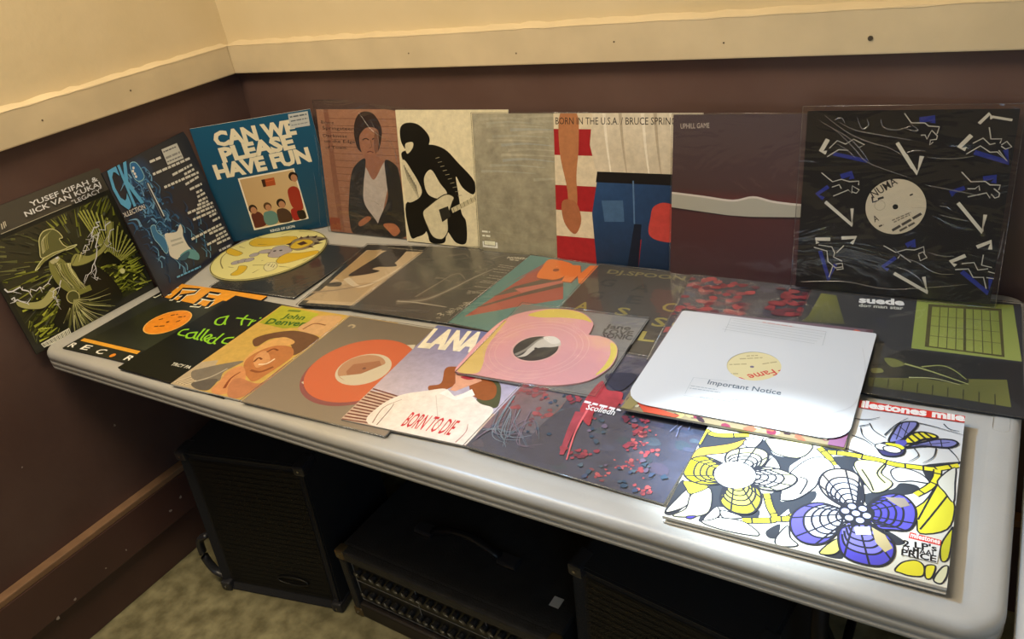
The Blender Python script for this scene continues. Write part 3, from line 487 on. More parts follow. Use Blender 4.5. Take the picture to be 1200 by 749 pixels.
fg=[[(0.817,0.833),(0.859,0.859),(0.893,0.828),(0.916,0.834)],[(0.794,0.779),(0.852,0.821),(0.898,0.79),(0.93,0.792),(0.978,0.747),(0.935,0.8)],[(0.879,0.912),(0.894,0.855),(0.941,0.856),(0.936,0.834)],[(0.943,0.826),(0.964,0.844),(0.989,0.817),(0.964,0.806),(0.943,0.82)],
[(0.784,0.689),(0.832,0.64),(0.896,0.644),(0.919,0.627),(0.965,0.627),(0.961,0.603)],[(0.821,0.604),(0.855,0.605),(0.871,0.621),(0.877,0.597)],[(0.827,0.562),(0.909,0.586),(0.928,0.56),(0.931,0.581),(0.949,0.561),(0.966,0.569),(0.967,0.586),(0.939,0.609)],
[(0.097,0.667),(0.159,0.619),(0.204,0.634),(0.248,0.622),(0.295,0.627),(0.295,0.605)],[(0.158,0.589),(0.196,0.604),(0.208,0.583)],[(0.169,0.54),(0.245,0.577),(0.264,0.559),(0.264,0.6),(0.301,0.579),(0.288,0.56),(0.267,0.567)],
[(0.128,0.801),(0.166,0.842),(0.21,0.824),(0.249,0.85),(0.307,0.821),(0.281,0.807)],[(0.12,0.755),(0.177,0.794),(0.226,0.791)],
[(0.486,0.983),(0.523,0.935),(0.587,0.934),(0.605,0.919),(0.656,0.915),(0.649,0.879)],[(0.575,0.872),(0.594,0.874),(0.606,0.852),(0.612,0.872),(0.623,0.897),(0.652,0.869),(0.65,0.852),(0.622,0.848),(0.622,0.824),(0.636,0.838)],
[(0.087,0.243),(0.16,0.226),(0.17,0.166),(0.214,0.131),(0.249,0.14)],[(0.111,0.258),(0.184,0.252),(0.202,0.219),(0.198,0.194),(0.246,0.173)],[(0.212,0.153),(0.247,0.162),(0.255,0.129),(0.22,0.121)],[(0.248,0.264),(0.212,0.219)],[(0.182,0.073),(0.198,0.141)],
[(0.453,0.278),(0.518,0.245),(0.568,0.265),(0.61,0.265),(0.652,0.286),(0.659,0.253)],[(0.631,0.246),(0.652,0.258),(0.674,0.228),(0.644,0.208),(0.631,0.241)],[(0.531,0.212),(0.543,0.234),(0.599,0.196)],
[(0.816,0.173),(0.877,0.183),(0.904,0.139),(0.952,0.143),(0.972,0.083)],[(0.843,0.208),(0.899,0.219),(0.921,0.18),(0.967,0.191)],[(0.936,0.264),(0.935,0.208),(0.983,0.199)],[(0.969,0.176),(1.009,0.169),(1.008,0.14),(0.965,0.143)]]
for P in fg: k.l(P,.0055,'c9c6ba')
ce=[(0.491,0.495)][0]; k.el(ce,.158,.158,'0c0c0c',0,40); k.el(ce,.15,.15,'d8ccb2',0,40); k.el(ce,.014,.014,'111111')
k.t('NUMA',[(0.378,0.537),(0.492,0.621)],.042,'1c1a18',.01); k.l([(0.37,0.545),(0.376,0.515),(0.406,0.525)],.01,'1c1a18'); k.l([(0.4,0.533),(0.428,0.544)],.012,'1c1a18'); k.el([(0.413,0.499)],.028,.028,'b3a890'); k.el([(0.413,0.499)],.025,.025,'d8ccb2')
k.t('A',[(0.396,0.405),(0.418,0.417)],.035,'1c1a18',.01); k.bars([(0.419,0.383),(0.442,0.395)],.012,'3a352e',1); k.bars([(0.555,0.559),(0.57,0.567)],.01,'3a352e',2)
k.bars([(0.482,0.42),(0.57,0.469)],.009,'8a8070',3); k.bars([(0.492,0.411),(0.567,0.456)],.009,'8a8070',4); k.bars([(0.488,0.365),(0.621,0.465)],.018,'4a443c',5); k.bars([(0.525,0.365),(0.594,0.414)],.014,'5a5348',6)
k.build('cover_print',t,GLOSS); fo=film(t,w,h,WRINK,.008,.0015,.006,.0,5,mb=.005)
def creases(fo,w,h,paths,rad):
    V=[];F=[]
    for P in paths:
        Q=smooth(P,5); n=len(Q)
        for i,q in enumerate(Q):
            a=Q[max(i-1,0)]; b=Q[min(i+1,n-1)]; dx,dy=b[0]-a[0],b[1]-a[1]; d=math.hypot(dx,dy) or 1; r_=rad*(.25+math.sin(PI*i/(n-1)))
            for t_ in range(6):
                an=PI*t_/5; V.append((q[0]*w-dy/d*r_*math.cos(an),q[1]*h+dx/d*r_*math.cos(an),.0045+r_*.8*math.sin(an)))
        o=len(V)-6*n
        for i in range(n-1):
            for t_ in range(5): F.append((o+6*i+t_,o+6*i+6+t_,o+6*i+7+t_,o+6*i+1+t_))
    c_=mesh('film_creases',V,F,SEAM2,fo,True); c_['kind']='stuff'
SEAM2=plastic_mat('sharp_crease_film',.12,'e8e8e8',.22,.06)
creases(*DK,.0007)
creases(fo,w,h,[[(0.062,0.954),(0.17,0.885),(0.261,0.799),(0.314,0.742),(0.386,0.707),(0.559,0.65)],[(0.073,0.943),(0.206,0.871),(0.281,0.807),(0.343,0.728)],[(0.165,0.943),(0.252,0.9),(0.356,0.879),(0.538,0.848)],[(0.092,0.979),(0.145,0.936),(0.233,0.878),(0.333,0.836),(0.43,0.808),(0.5,0.77)],[(0.26,0.964),(0.286,0.907),(0.318,0.921),(0.308,0.957)],[(0.376,0.956),(0.393,0.914),(0.461,0.9),(0.524,0.921)],[(0.143,0.95),(0.177,0.964),(0.2,0.936)],[(0.167,0.827),(0.226,0.791),(0.264,0.756)],[(0.493,0.91),(0.534,0.897),(0.559,0.9),(0.517,0.935)],[(0.513,0.781),(0.557,0.796),(0.609,0.793)],[(0.619,0.761),(0.734,0.756),(0.837,0.772)],[(0.622,0.62),(0.753,0.596),(0.886,0.572)]],.0011)
creases(fo,w,h,[[(0.506,0.273),(0.558,0.225),(0.636,0.199),(0.695,0.162),(0.752,0.146),(0.814,0.152)],[(0.526,0.169),(0.584,0.152),(0.645,0.115),(0.677,0.075)],[(0.675,0.26),(0.749,0.245),(0.803,0.249)],[(0.033,0.036),(0.271,0.058),(0.52,0.038),(0.883,0.101)],[(0.706,0.466),(0.779,0.45),(0.85,0.439)],[(0.701,0.511),(0.737,0.507),(0.765,0.489)],[(1.012,0.399),(1.01,0.32),(1.003,0.249)],[(0.567,0.499),(0.64,0.498)]],.0011)
# ================= lying on the table, back row
t,w,h,k=sleeve('discp','glossy black sleeve under a yellow picture disc, left end of the back row',.004,blackcard)
k.bg('1d1b19','232120'); k.bars([(0.491,0.206),(0.594,0.267)],.012,'6f6a60',1); k.bars([(0.533,0.176),(0.641,0.237)],.01,'5d594f',2)
k.build('cover_print',t,GLOSS); film(t,w,h,CLEAR,.002,.001)
t,w,h,k=sleeve('yorke','black-bordered cream sleeve with a black swirling shape, beside the yellow disc',.005,blackcard)
k.bg('171513'); k.p([(.05,.03),(.95,.03),(.95,.9),(.05,.9)],'cbb593')
k.p([(0.047,0.41),(0.049,0.652),(0.063,0.889),(0.176,0.918),(0.218,0.504),(0.139,0.36)],'b69a6c'); k.p([(-0.059,0.063),(0.075,0.297),(0.423,0.387),(0.403,0.079),(0.021,0.065)],'bba37f')
k.b([(0.195,0.747),(0.229,0.9),(0.38,0.932),(0.402,0.869),(0.406,0.721),(0.387,0.679),(0.273,0.588),(0.352,0.555),(0.267,0.488),(0.142,0.458),(0.155,0.578)],'17130f')
k.b([(0.34,0.929),(0.364,0.802),(0.356,0.738),(0.446,0.643),(0.251,0.627),(0.277,0.711),(0.284,0.796)],'17130f'); k.b([(0.016,0.31),(0.129,0.359),(0.166,0.299),(0.086,0.28)],'3a2f20')
k.cu([(0.145,0.419),(0.332,0.304),(0.449,0.485),(0.551,0.879)],.05,'ddcdb2',.012); k.cu([(-0.011,0.177),(0.221,0.256),(0.423,0.387)],.03,'94816a',.005)
k.bars([(0.209,0.956),(0.541,0.921)],.014,'a79c88',1)
k.build('cover_print',t,GLOSS); film(t,w,h,CLEAR,.003,.001)
t,w,h,k=sleeve('smoky','smoky dark grey sleeve with pale light streaks and rows of small print',.004,blackcard); k.gain=1.1
k.bg('33302b','4a463d')
rd=random.Random(5)
for i in range(46):
    a,b=rd.uniform(.05,.6),rd.uniform(.35,.9); k.cu([(a,b),(a+rd.uniform(.03,.12),b+rd.uniform(-.08,.08)),(a+rd.uniform(.1,.2),b+rd.uniform(-.1,.1))],rd.uniform(.01,.04),rd.choice(['4f4b40','5c574a','2b2a25','3a3d33','6b6656']),.004)

for q in ([(0.279,0.79)][0],[(0.204,0.615)][0],[(0.45,0.747)][0],[(0.215,0.354)][0]):
    for z in range(9): k.b([(q[0]+rd.uniform(-.1,.1)+.05*math.cos(v),q[1]+rd.uniform(-.05,.05)+.05*math.sin(v)) for v in (0,1.2,2.4,3.6,4.8)],rd.choice(['45443a','4d4c40','3b3b33','504e44']))
k.cu([(0.277,0.151),(0.454,0.235),(0.545,0.395),(0.619,0.593),(0.69,0.741)],.075,'575247',.02); k.cu([(0.277,0.151),(0.454,0.235),(0.545,0.395),(0.619,0.593),(0.69,0.741)],.04,'726c5f',.01); k.cu([(0.306,0.165),(0.454,0.235),(0.545,0.395),(0.619,0.593),(0.69,0.741)],.015,'9a9387',.005)
k.cu([(0.367,0.248),(0.407,0.428),(0.442,0.61)],.03,'55503f',.01); k.cu([(0.363,0.254),(0.403,0.434),(0.44,0.613)],.01,'8b8576',.003); k.cu([(0.264,0.168),(0.411,0.183),(0.66,0.179)],.03,'7c7669',.01); k.cu([(0.275,0.167),(0.411,0.183),(0.66,0.179)],.012,'beb7a9',.004)
sm=[(0.704,0.822),(0.834,0.816),(0.709,0.795),(0.833,0.789),(0.69,0.754),(0.826,0.754),(0.712,0.715),(0.823,0.714),(0.714,0.657),(0.825,0.654),(0.714,0.622),(0.825,0.618),(0.711,0.573),(0.83,0.572),(0.699,0.551),(0.833,0.55),(0.693,0.484),(0.819,0.486),(0.688,0.391),(0.8,0.45),(0.697,0.375),(0.811,0.424),(0.683,0.417),(0.809,0.402)]
for i in range(len(sm)//2): k.bars([sm[2*i],sm[2*i+1]],.012,'a59f90',i,.7)
k.t('NOREM',[(0.709,0.927),(0.857,0.937)],.03,'d8d2c2',.03); k.bars([(0.742,0.913),(0.813,0.913)],.018,'cfc9b9',3)
for i in range(26):
    q=[(0.66,0.071),(0.787,0.256)]; t0=rd.random(); a=(q[0][0]+(q[1][0]-q[0][0])*t0+rd.uniform(-.03,.03),q[0][1]+(q[1][1]-q[0][1])*t0+rd.uniform(-.05,.05)); k.cu([a,(a[0]+.02,a[1]+.015),(a[0]+.03,a[1]-.01)],.008,'b5ae9c',.003)
k.build('cover_print',t,PHOTO); film(t,w,h,SMOKE,.003,.0012,.001,0,3)
# painted red-floral sleeve half under others
scops=[(.0,'1d2236'),(.38,'2b3048'),(.47,'454258'),(.54,'5c3a48'),(.6,'a83a40'),(.66,'51475c'),(.8,'7c8a92')]
t,w,h,k=sleeve('K','dark sleeve with blurred red floral painting, half hidden behind the white paper sleeve',.004,blackcard); k.gain=0.9
k.bg('2c2f3e','34323e'); rq=random.Random(31)
def daub(k,rq,n,box_,cols,sz):
    for i in range(n):
        a,b=rq.uniform(box_[0],box_[2]),rq.uniform(box_[1],box_[3]); r1=rq.uniform(.4,1)*sz; an=rq.uniform(0,PI)
        k.b([(a+r1*rq.uniform(.5,1)*math.cos(q)*1.3,b+r1*rq.uniform(.4,1)*math.sin(q)) for q in [2*PI*z/6+an for z in range(6)]],rq.choice(cols),None,0,2)
daub(k,rq,110,(0,0,1,1),['2b3044','353c52','3d3a50','43323e','383540'],.06); daub(k,rq,150,(.0,.2,.4,.97),['7c3038','963840','5e2c38','a84446'],.035); daub(k,rq,90,(.5,.6,.95,.92),['7c3038','8e3840','5e2c38'],.04)
k.build('cover_print',t,PAINTY); film(t,w,h,CLEAR,.003,.0012)
t,w,h,k=sleeve('bn','teal sleeve with fanned red diagonal stripes and a big orange letter shape',.004,card); k.gain=1.1
k.bg('4f7c7a','55878a')
k.p([(0.056,0.096),(0.168,0.945),(0.27,0.995),(0.546,0.497),(0.3,0.305)],'a34f44')
k.p([(0.035,0.384),(0.173,0.936),(0.223,0.92),(0.098,0.626)],'8c5a5e'); k.p([(0.078,0.379),(0.147,0.548),(0.374,0.807),(0.419,0.726),(0.225,0.517),(0.117,0.41)],'5c5048'); k.p([(0.055,0.223),(0.267,0.512),(0.436,0.694),(0.462,0.647),(0.232,0.412),(0.098,0.246)],'5a463f'); k.p([(0.167,0.517),(0.412,0.724),(0.436,0.694),(0.244,0.487)],'b86a62')
for dz,cl in ((.012,'7a3c22'),(0,'df7a2b')):
    k.b([(a+dz,b-dz) for a,b in [(0.219,0.716),(0.181,0.861),(0.165,0.975),(0.257,0.984),(0.356,0.961),(0.394,0.882),(0.398,0.788),(0.364,0.72),(0.298,0.708)]],cl,None,0,3)
    k.p([(a+dz,b-dz) for a,b in [(0.414,0.711),(0.364,0.946),(0.425,0.956),(0.483,0.855),(0.49,0.975),(0.549,0.988),(0.596,0.72),(0.538,0.718),(0.481,0.813),(0.48,0.716)]],cl)
k.el([(0.297,0.845)],.022,.022,'8a3f1c')
k.p([(0.344,0.302),(0.346,0.337),(0.426,0.342),(0.43,0.298)],'c9c4b4')
k.build('cover_print',t,GLOSS); film(t,w,h,CLEAR,.002,.001)
t,w,h,k=sleeve('spoon','near-black sleeve with spaced dull yellow capitals, right of the teal striped sleeve',.004,blackcard); k.gain=1.0
k.bg('2b2722','332d28')
def LT(s,P,hh,col): k.t(s,P,hh,col,.02)
LT('DJ.SPOON',[(0.096,0.891),(0.614,0.913)],.055,'7d7648')
LT('G',[(0.11,0.716),(0.21,0.72)],.1,'070707'); LT('A',[(0.336,0.705),(0.454,0.706)],.1,'070707'); LT('R',[(0.592,0.73),(0.695,0.729)],.1,'4a4424'); LT('G',[(0.112,0.537),(0.205,0.542)],.1,'070707'); LT('E',[(0.366,0.545),(0.457,0.553)],.1,'070707')
LT('A',[(0.088,0.388),(0.177,0.393)],.1,'8d8136'); LT('S',[(0.352,0.398),(0.434,0.4)],.09,'8d8136'); LT('C',[(0.6,0.515),(0.691,0.519)],.1,'8d8136'); LT('S',[(0.606,0.334),(0.689,0.338)],.1,'8d8136'); LT('L',[(0.593,0.163),(0.686,0.171)],.1,'a39640')
k.build('cover_print',t,GLOSS); film(t,w,h,CLEAR,.003,.001)
t,w,h,k=sleeve('suede','dark grey sleeve with olive window picture and white lettering, at the right end',.005,blackcard); k.gain=1.05
k.bg('2a2c2d','34353a')
k.p([(0.034,0.628),(0.055,0.892),(0.134,0.885),(0.22,0.584),(0.013,0.564)],['5f6232','7d7e3a','6d6e38','4a4c30','50522c'])
k.p([(0.53,0.94),(0.966,0.982),(0.995,0.441),(0.541,0.433)],['9aa850','8c9a4a','a3ad58','93a04c']); k.p([(0.586,0.898),(0.915,0.927),(0.928,0.459),(0.597,0.463)],'55502a'); k.p([(0.605,0.872),(0.901,0.901),(0.916,0.475),(0.615,0.474)],['8f9a44','7e8a3c','97a04a','a0aa52'])
for a in range(1,8):
    s=a/8; k.l([(lambda p,q:(p[0]+(q[0]-p[0])*s,p[1]+(q[1]-p[1])*s))(*[(0.605,0.872),(0.901,0.901)]),(lambda p,q:(p[0]+(q[0]-p[0])*s,p[1]+(q[1]-p[1])*s))(*[(0.615,0.474),(0.916,0.475)])],.012 if a==4 else .004,'4f4d26')
for a in (.25,.5,.75):
    k.l([(lambda p,q:(p[0]+(q[0]-p[0])*a,p[1]+(q[1]-p[1])*a))(*[(0.605,0.872),(0.615,0.474)]),(lambda p,q:(p[0]+(q[0]-p[0])*a,p[1]+(q[1]-p[1])*a))(*[(0.901,0.901),(0.916,0.475)])],.005,'5c5a2c')
k.p([(0.446,0.331),(0.513,0.409),(0.995,0.422),(0.996,0.057),(0.92,0.163),(0.466,0.129)],'1b1c1d')
k.p([(0.386,0.123),(0.936,0.27),(0.951,0.058),(0.76,0.064),(0.394,0.054)],['5e5f2e','6d6e36','787a3c','606230','4f5028'])
for i in range(9): k.l([(v[0]+.06*i,v[1]) for v in [(0.411,0.14),(0.413,0.042)]],.005,'33341c')
k.b([(0.39,0.162),(0.448,0.312),(0.521,0.314),(0.596,0.278),(0.665,0.317),(0.717,0.314),(0.788,0.226),(0.756,0.181),(0.585,0.183),(0.463,0.165)],'26271d'); k.cu([(0.524,0.285),(0.633,0.252),(0.789,0.188)],.012,'a3a968',.006); k.cu([(0.596,0.278),(0.674,0.312),(0.727,0.289),(0.78,0.224)],.01,'979d5a',.004); k.cu([(0.551,0.173),(0.654,0.195),(0.757,0.173)],.008,'c0c48c',.003); k.b([(0.434,0.308),(0.485,0.313),(0.525,0.276),(0.473,0.242)],'6e7238'); k.b([(0.39,0.203),(0.43,0.215),(0.442,0.186),(0.399,0.168)],'787b40')
k.t('suede',[(0.255,0.833),(0.476,0.854)],.065,'f2f2ee',.045); k.t('dog man star',[(0.261,0.786),(0.475,0.806)],.034,'c6c8be',.03)
k.build('cover_print',t,GLOSS); film(t,w,h,CLEAR,.003,.001)
# ================= front row
t,w,h,k=sleeve('ere','dark green sleeve with a round orange label and yellow band',.003,blackcard); k.gain=1.15
k.bg('24251f','2b2e30')
k.p([(.1,.15),(.75,.15),(.9,.8),(.2,.8)],['1f201a','30352a','2c3026','252820'])
k.p([(-0.012,0.901),(0.094,1.027),(0.626,0.991),(0.698,0.923),(0.662,0.751),(0.092,0.787)],'e39b2e'); k.p([(0.02,.86),(1,.86),(1,1),(0.02,1)],'e39b2e')
for s,P in (('F',[(0.086,0.756),(0.056,0.903)]),('R',[(0.292,0.747),(0.269,0.912)]),('E',[(0.557,0.738),(0.533,0.898)])):
    k.l(P,.001,'111111')
def pix(P,o=0):
    k.l([(a+.012,b-.012) for a,b in P],.03,'f2e8cf'); k.l(P,.03,'17140f')
pix([(0.024,0.771),(0.036,0.861),(0.03,0.911),(0.084,0.961)]); pix([(0.028,0.847),(0.127,0.844)]); pix([(0.219,0.767),(0.195,0.859),(0.154,0.938),(0.316,0.96),(0.332,0.902),(0.231,0.842)]); pix([(0.308,0.763),(0.269,0.875)]); pix([(0.472,0.742),(0.566,0.752)]); pix([(0.494,0.759),(0.47,0.896),(0.453,0.941),(0.567,0.941)]); pix([(0.463,0.858),(0.598,0.853)]); pix([(0.637,0.745),(0.606,0.831)])
ce=[(0.514,0.493)][0]; k.el(ce,.165,.165,'e08a2a',0,36,'f3b25c',.008); k.el(ce,.012,.012,'5a3210')
for q in ([(0.447,0.576),(0.495,0.603)],[(0.408,0.5),(0.438,0.529)],[(0.581,0.51),(0.601,0.547)],[(0.463,0.416),(0.539,0.445)],[(0.536,0.569),(0.586,0.594)]): k.bars(q,.018,'5e3a16',3)
k.p([(0.046,0.11),(0.043,0.144),(0.671,0.134),(0.681,0.098)],'e0a034')
for s,P in (('R',[(0.021,0.021),(0.087,0.028)]),('E',[(0.158,0.027),(0.235,0.031)]),('C',[(0.329,0.017),(0.408,0.025)]),('R',[(0.64,0.017),(0.711,0.022)])): k.t(s,P,.055,'e8e4d8',.02)
k.el([(0.508,0.036)],.022,.022,'e08a2a')
k.build('cover_print',t,PHOTO)
t,w,h,k=sleeve('twat','black sleeve with handwritten lime green lettering, second from left in the front row',.004,blackcard)
k.bg('16170f','17191c')
G='8fd02a'
def hand(P,wd=.018): k.cu(P,wd,G,wd*.7,4)
hand([(0.204,0.742),(0.159,0.693),(0.2,0.636),(0.259,0.642),(0.214,0.734)]); hand([(0.2,0.753),(0.245,0.684),(0.287,0.646)])
hand([(0.345,0.803),(0.365,0.732),(0.415,0.678)]); hand([(0.293,0.745),(0.423,0.761)]); hand([(0.435,0.765),(0.472,0.685)]); hand([(0.451,0.735),(0.469,0.763)]); hand([(0.506,0.763),(0.529,0.713)]); hand([(0.469,0.793),(0.481,0.802)])
hand([(0.07,0.516),(0.031,0.492),(0.05,0.442),(0.119,0.441)]); hand([(0.162,0.504),(0.114,0.473),(0.151,0.429),(0.194,0.443),(0.172,0.498)]); hand([(0.162,0.51),(0.206,0.446),(0.237,0.434)]); hand([(0.181,0.561),(0.23,0.454),(0.264,0.432)]); hand([(0.219,0.562),(0.269,0.455),(0.303,0.434)]); hand([(0.309,0.457),(0.322,0.494),(0.292,0.513),(0.286,0.472),(0.331,0.438),(0.36,0.441)]); hand([(0.368,0.497),(0.338,0.466),(0.363,0.431),(0.402,0.433),(0.383,0.491)]); hand([(0.379,0.555),(0.401,0.454),(0.434,0.432)]); hand([(0.498,0.538),(0.448,0.511),(0.466,0.464),(0.518,0.463)])
k.t('TRCY PA',[(0.345,0.142),(0.515,0.152)],.03,'dcdcd0',.02)
k.build('cover_print',t,GLOSS)
t,w,h,k=sleeve('denver','yellow sleeve with a smiling figure in a wide hat and a lime patch',.004,whitecard)
k.bg('c9a860','cdaa50')
k.p([(.0,.0),(.25,.0),(.1,.3),(.0,.25)],'b8a88c')
for i in range(9): k.l([(.01+.012*i,.02+.0*i),(.12+.02*i,.17)],.008,'7d6a54' if i%2 else 'd9cdb4',.003)
k.p([(0.007,0.998),(0.367,0.968),(0.386,0.793),(0.249,0.737),(0.012,0.755),(0.013,0.835)],['b3b32c','bcbc36','a5a82c','9ca32c','a5a82a','b0b22e']); k.t('John',[(0.131,0.852),(0.307,0.869)],.06,'33651c',.03); k.t('Denver',[(0.063,0.756),(0.375,0.797)],.07,'33651c',.03); k.bars([(0.104,0.95),(0.21,0.964)],.03,'6a8022',2)
k.b([(0.379,0.936),(0.563,0.97),(0.6,0.752),(0.569,0.723),(0.362,0.755),(0.367,0.866)],'d2a878'); k.cu([(0.397,0.764),(0.425,0.847),(0.521,0.849)],.012,'8c5a32')
k.b([(0.143,0.57),(0.173,0.631),(0.258,0.696),(0.377,0.737),(0.583,0.706),(0.594,0.597),(0.561,0.48),(0.465,0.573),(0.343,0.633),(0.259,0.6),(0.237,0.502),(0.185,0.519)],'6e4c34')
k.b([(0.276,0.344),(0.252,0.516),(0.312,0.635),(0.407,0.639),(0.462,0.592),(0.342,0.48),(0.327,0.377),(0.356,0.29)],'d8a868')
k.b([(0.377,0.24),(0.287,0.347),(0.298,0.468),(0.365,0.546),(0.48,0.557),(0.561,0.48),(0.564,0.385),(0.55,0.27),(0.523,0.173),(0.44,0.203)],'b87848')
k.b([(0.327,0.377),(0.312,0.452),(0.35,0.472),(0.451,0.392),(0.442,0.314),(0.41,0.305)],'d29a68'); k.cu([(0.356,0.347),(0.353,0.394),(0.389,0.385)],.014,'7a4526'); k.cu([(0.357,0.464),(0.372,0.508),(0.42,0.501)],.014,'7a4526'); k.cu([(0.41,0.333),(0.457,0.356),(0.469,0.416)],.012,'f0dcc0'); k.cu([(0.406,0.267),(0.484,0.27),(0.528,0.338)],.02,'8c5230')
k.b([(0.303,0.11),(0.27,0.21),(0.316,0.288),(0.444,0.186),(0.486,0.075),(0.403,-0.001),(0.32,0.027)],'cf9060'); k.cu([(0.39,0.064),(0.349,0.159),(0.356,0.234)],.02,'8d4b2c',.006); k.b([(0.377,0.131),(0.412,0.177),(0.577,0.171),(0.583,0.335),(0.588,0.449),(0.587,0.526),(0.603,0.144),(0.561,0.013),(0.471,0.011)],'b97c58')
k.b([(0.029,0.141),(0.064,0.189),(0.173,0.277),(0.283,0.336),(0.248,0.203),(0.292,0.107),(0.127,0.077)],'7c7468'); k.b([(0.136,0.043),(0.192,0.096),(0.271,0.127),(0.306,0.04),(0.286,0.008),(0.201,0.009)],'605a54'); k.cu([(0.142,0.063),(0.206,0.136),(0.24,0.239)],.012,'b5ad9e')
k.build('cover_print',t,PHOTO)
t,w,h,k=sleeve('orange','silver grey sleeve with a large orange ring on it, in the front row',.004,card)
k.bg('98897a','7d705f')
for i in range(9): k.l([(.1+.1*i,.9),(.0+.1*i,.66)],.004,'8f8372')
ce=[(0.499,0.493)][0]; rd0=.36
cL=[(0.48,0.482)][0]
ce=(cL[0],cL[1]); k.el((ce[0]+.0,ce[1]-.035),.33,.33,'9a3b48',0,44); k.p([(0.217,0.262),(0.259,0.325),(0.34,0.261),(0.241,0.251)],'ebe4d6'); k.p([(0.579,0.783),(0.65,0.809),(0.678,0.727),(0.672,0.698)],'ebe4d6')
k.el(ce,.33,.33,'e8672a',0,44); k.el([(0.498,0.487)],.165,.165,'ece2d0',0,36); k.el([(0.479,0.495)],.14,.14,'cf9a76',0,36)
k.p([(0.411,0.435),(0.404,0.513),(0.539,0.592),(0.593,0.541),(0.541,0.448),(0.494,0.396),(0.451,0.396)],'b57048'); k.el([(0.498,0.495)],.012,.012,'7a2f1a'); k.p([(0.401,0.381),(0.513,0.44),(0.591,0.567),(0.585,0.605),(0.652,0.507),(0.575,0.357),(0.479,0.348)],'ece2d0')
k.cu([(0.078,0.88),(0.087,0.904),(0.118,0.896),(0.118,0.871)],.016,'d6c3a0')
k.build('cover_print',t,GLOSS); film(t,w,h,SMOKE,.003,.001,0,0,7)
t,w,h,k=sleeve('lana','sleeve with a person in a white blouse, red lettering BORN TO DIE',.004,card)
k.p([(0,.25),(1,.25),(1,1),(0,1)],['c9bcc8','b9b4c8','6d74a8','666ea6']); k.p([(0,0),(1,0),(1,.27),(0,.27)],'c9b0a0')
st=[(0.004,0.002),(0.175,0.016),(0.005,0.315),(0.196,0.317)]
for i in range(12):
    s=i/12; a=(st[0][0]+(st[2][0]-st[0][0])*s,st[0][1]+(st[2][1]-st[0][1])*s); b=(st[1][0]+(st[3][0]-st[1][0])*s*.9,st[1][1]+(st[3][1]-st[1][1])*s*.9); k.l([a,b],.011,'6e3a30')
k.b([(0.598,0.549),(0.692,0.513),(0.767,0.342),(0.723,0.311),(0.634,0.342)],'4a5038')
k.b([(0.354,0.61),(0.307,0.576),(0.359,0.443),(0.306,0.398),(0.344,0.358),(0.423,0.4),(0.486,0.518),(0.603,0.54),(0.679,0.49),(0.712,0.402),(0.672,0.362),(0.585,0.385),(0.541,0.442),(0.423,0.607)],'94522c')
k.p([(0.392,0.545),(0.549,0.546),(0.574,0.522),(0.544,0.483),(0.478,0.395),(0.44,0.394),(0.438,0.464)],'d9a084'); k.b([(0.436,0.526),(0.471,0.545),(0.526,0.539),(0.502,0.512),(0.463,0.512)],'a83440')
k.b([(0.175,0.007),(0.138,0.144),(0.196,0.277),(0.319,0.355),(0.41,0.4),(0.48,0.347),(0.554,0.396),(0.664,0.331),(0.758,0.303),(0.764,0.145),(0.751,-0.001),(0.522,-0.012)],'eadfd4'); k.p([(0.399,0.353),(0.423,0.4),(0.507,0.344),(0.557,0.437),(0.601,0.39),(0.521,0.32)],'f5efe8'); k.l([(0.392,0.332),(0.586,0.041)],.004,'cfc0b4'); k.cu([(0.191,0.021),(0.171,0.154),(0.229,0.247)],.008,'9f7f70',.003); k.cu([(0.224,0.012),(0.216,0.147),(0.206,0.202)],.006,'7a5a50',.003); k.cu([(0.7,0.008),(0.709,0.095),(0.687,0.157)],.008,'b98a80',.003)
k.t('LANA',[(0.016,0.751),(0.38,0.784)],.2,'efe9d4',.06); k.t('BORN TO DIE',[(0.352,0.044),(0.641,0.049)],.12,'c8282e',.012)
k.build('cover_print',t,PHOTO)
t,w,h,k=sleeve('scol','dark blue sleeve with red floral painting in the middle of the front edge',.004,card); k.gain=1.35
k.bg('30364a','343548'); rq=random.Random(21)
def daub(k,rq,n,box_,cols,sz):
    for i in range(n):
        a,b=rq.uniform(box_[0],box_[2]),rq.uniform(box_[1],box_[3]); r1=rq.uniform(.4,1)*sz; an=rq.uniform(0,PI)
        k.b([(a+r1*rq.uniform(.5,1)*math.cos(q)*1.3,b+r1*rq.uniform(.4,1)*math.sin(q)) for q in [2*PI*z/6+an for z in range(6)]],rq.choice(cols),None,0,2)
daub(k,rq,90,(0,0,1,1),['2b3044','353c52','3d3a50','2a3a48','44404f','3a4a5a'],.05)
k.p([(-0.027,0.147),(-0.02,0.395),(-0.025,0.525),(0.282,0.541),(0.288,0.419),(0.258,0.231),(0.263,0.205)],['64505a','6c5058','7a4c54','5c585c','7c5050','4b4a56','545460']); k.b([(0.266,0.055),(0.26,0.161),(0.275,0.354),(0.345,0.457),(0.403,0.419),(0.433,0.217),(0.489,0.043)],'2b2f42')
rd=random.Random(2)
def blot(P,cols,n,r0,r1):
    for q in P:
        for i in range(n):
            a=(q[0]+rd.gauss(0,r1),q[1]+rd.gauss(0,r1)); rr=rd.uniform(.3,1)*r0; a=(min(.98,max(.02,a[0])),min(.98,max(.02,a[1])))
            k.b([(min(1,max(0,a[0]+rr*rd.uniform(.4,1)*math.cos(t))),min(1,max(0,a[1]+rr*rd.uniform(.4,1)*math.sin(t)))) for t in [PI*2*z/7 for z in range(7)]],rd.choice(cols),None,0,3)
blot([(0.741,0.422),(0.744,0.315),(0.748,0.175),(0.825,0.282),(0.824,0.169),(0.67,0.056),(0.901,0.024)],['8f3540','a03d48','70303e','b04e52'],12,.018,.026)
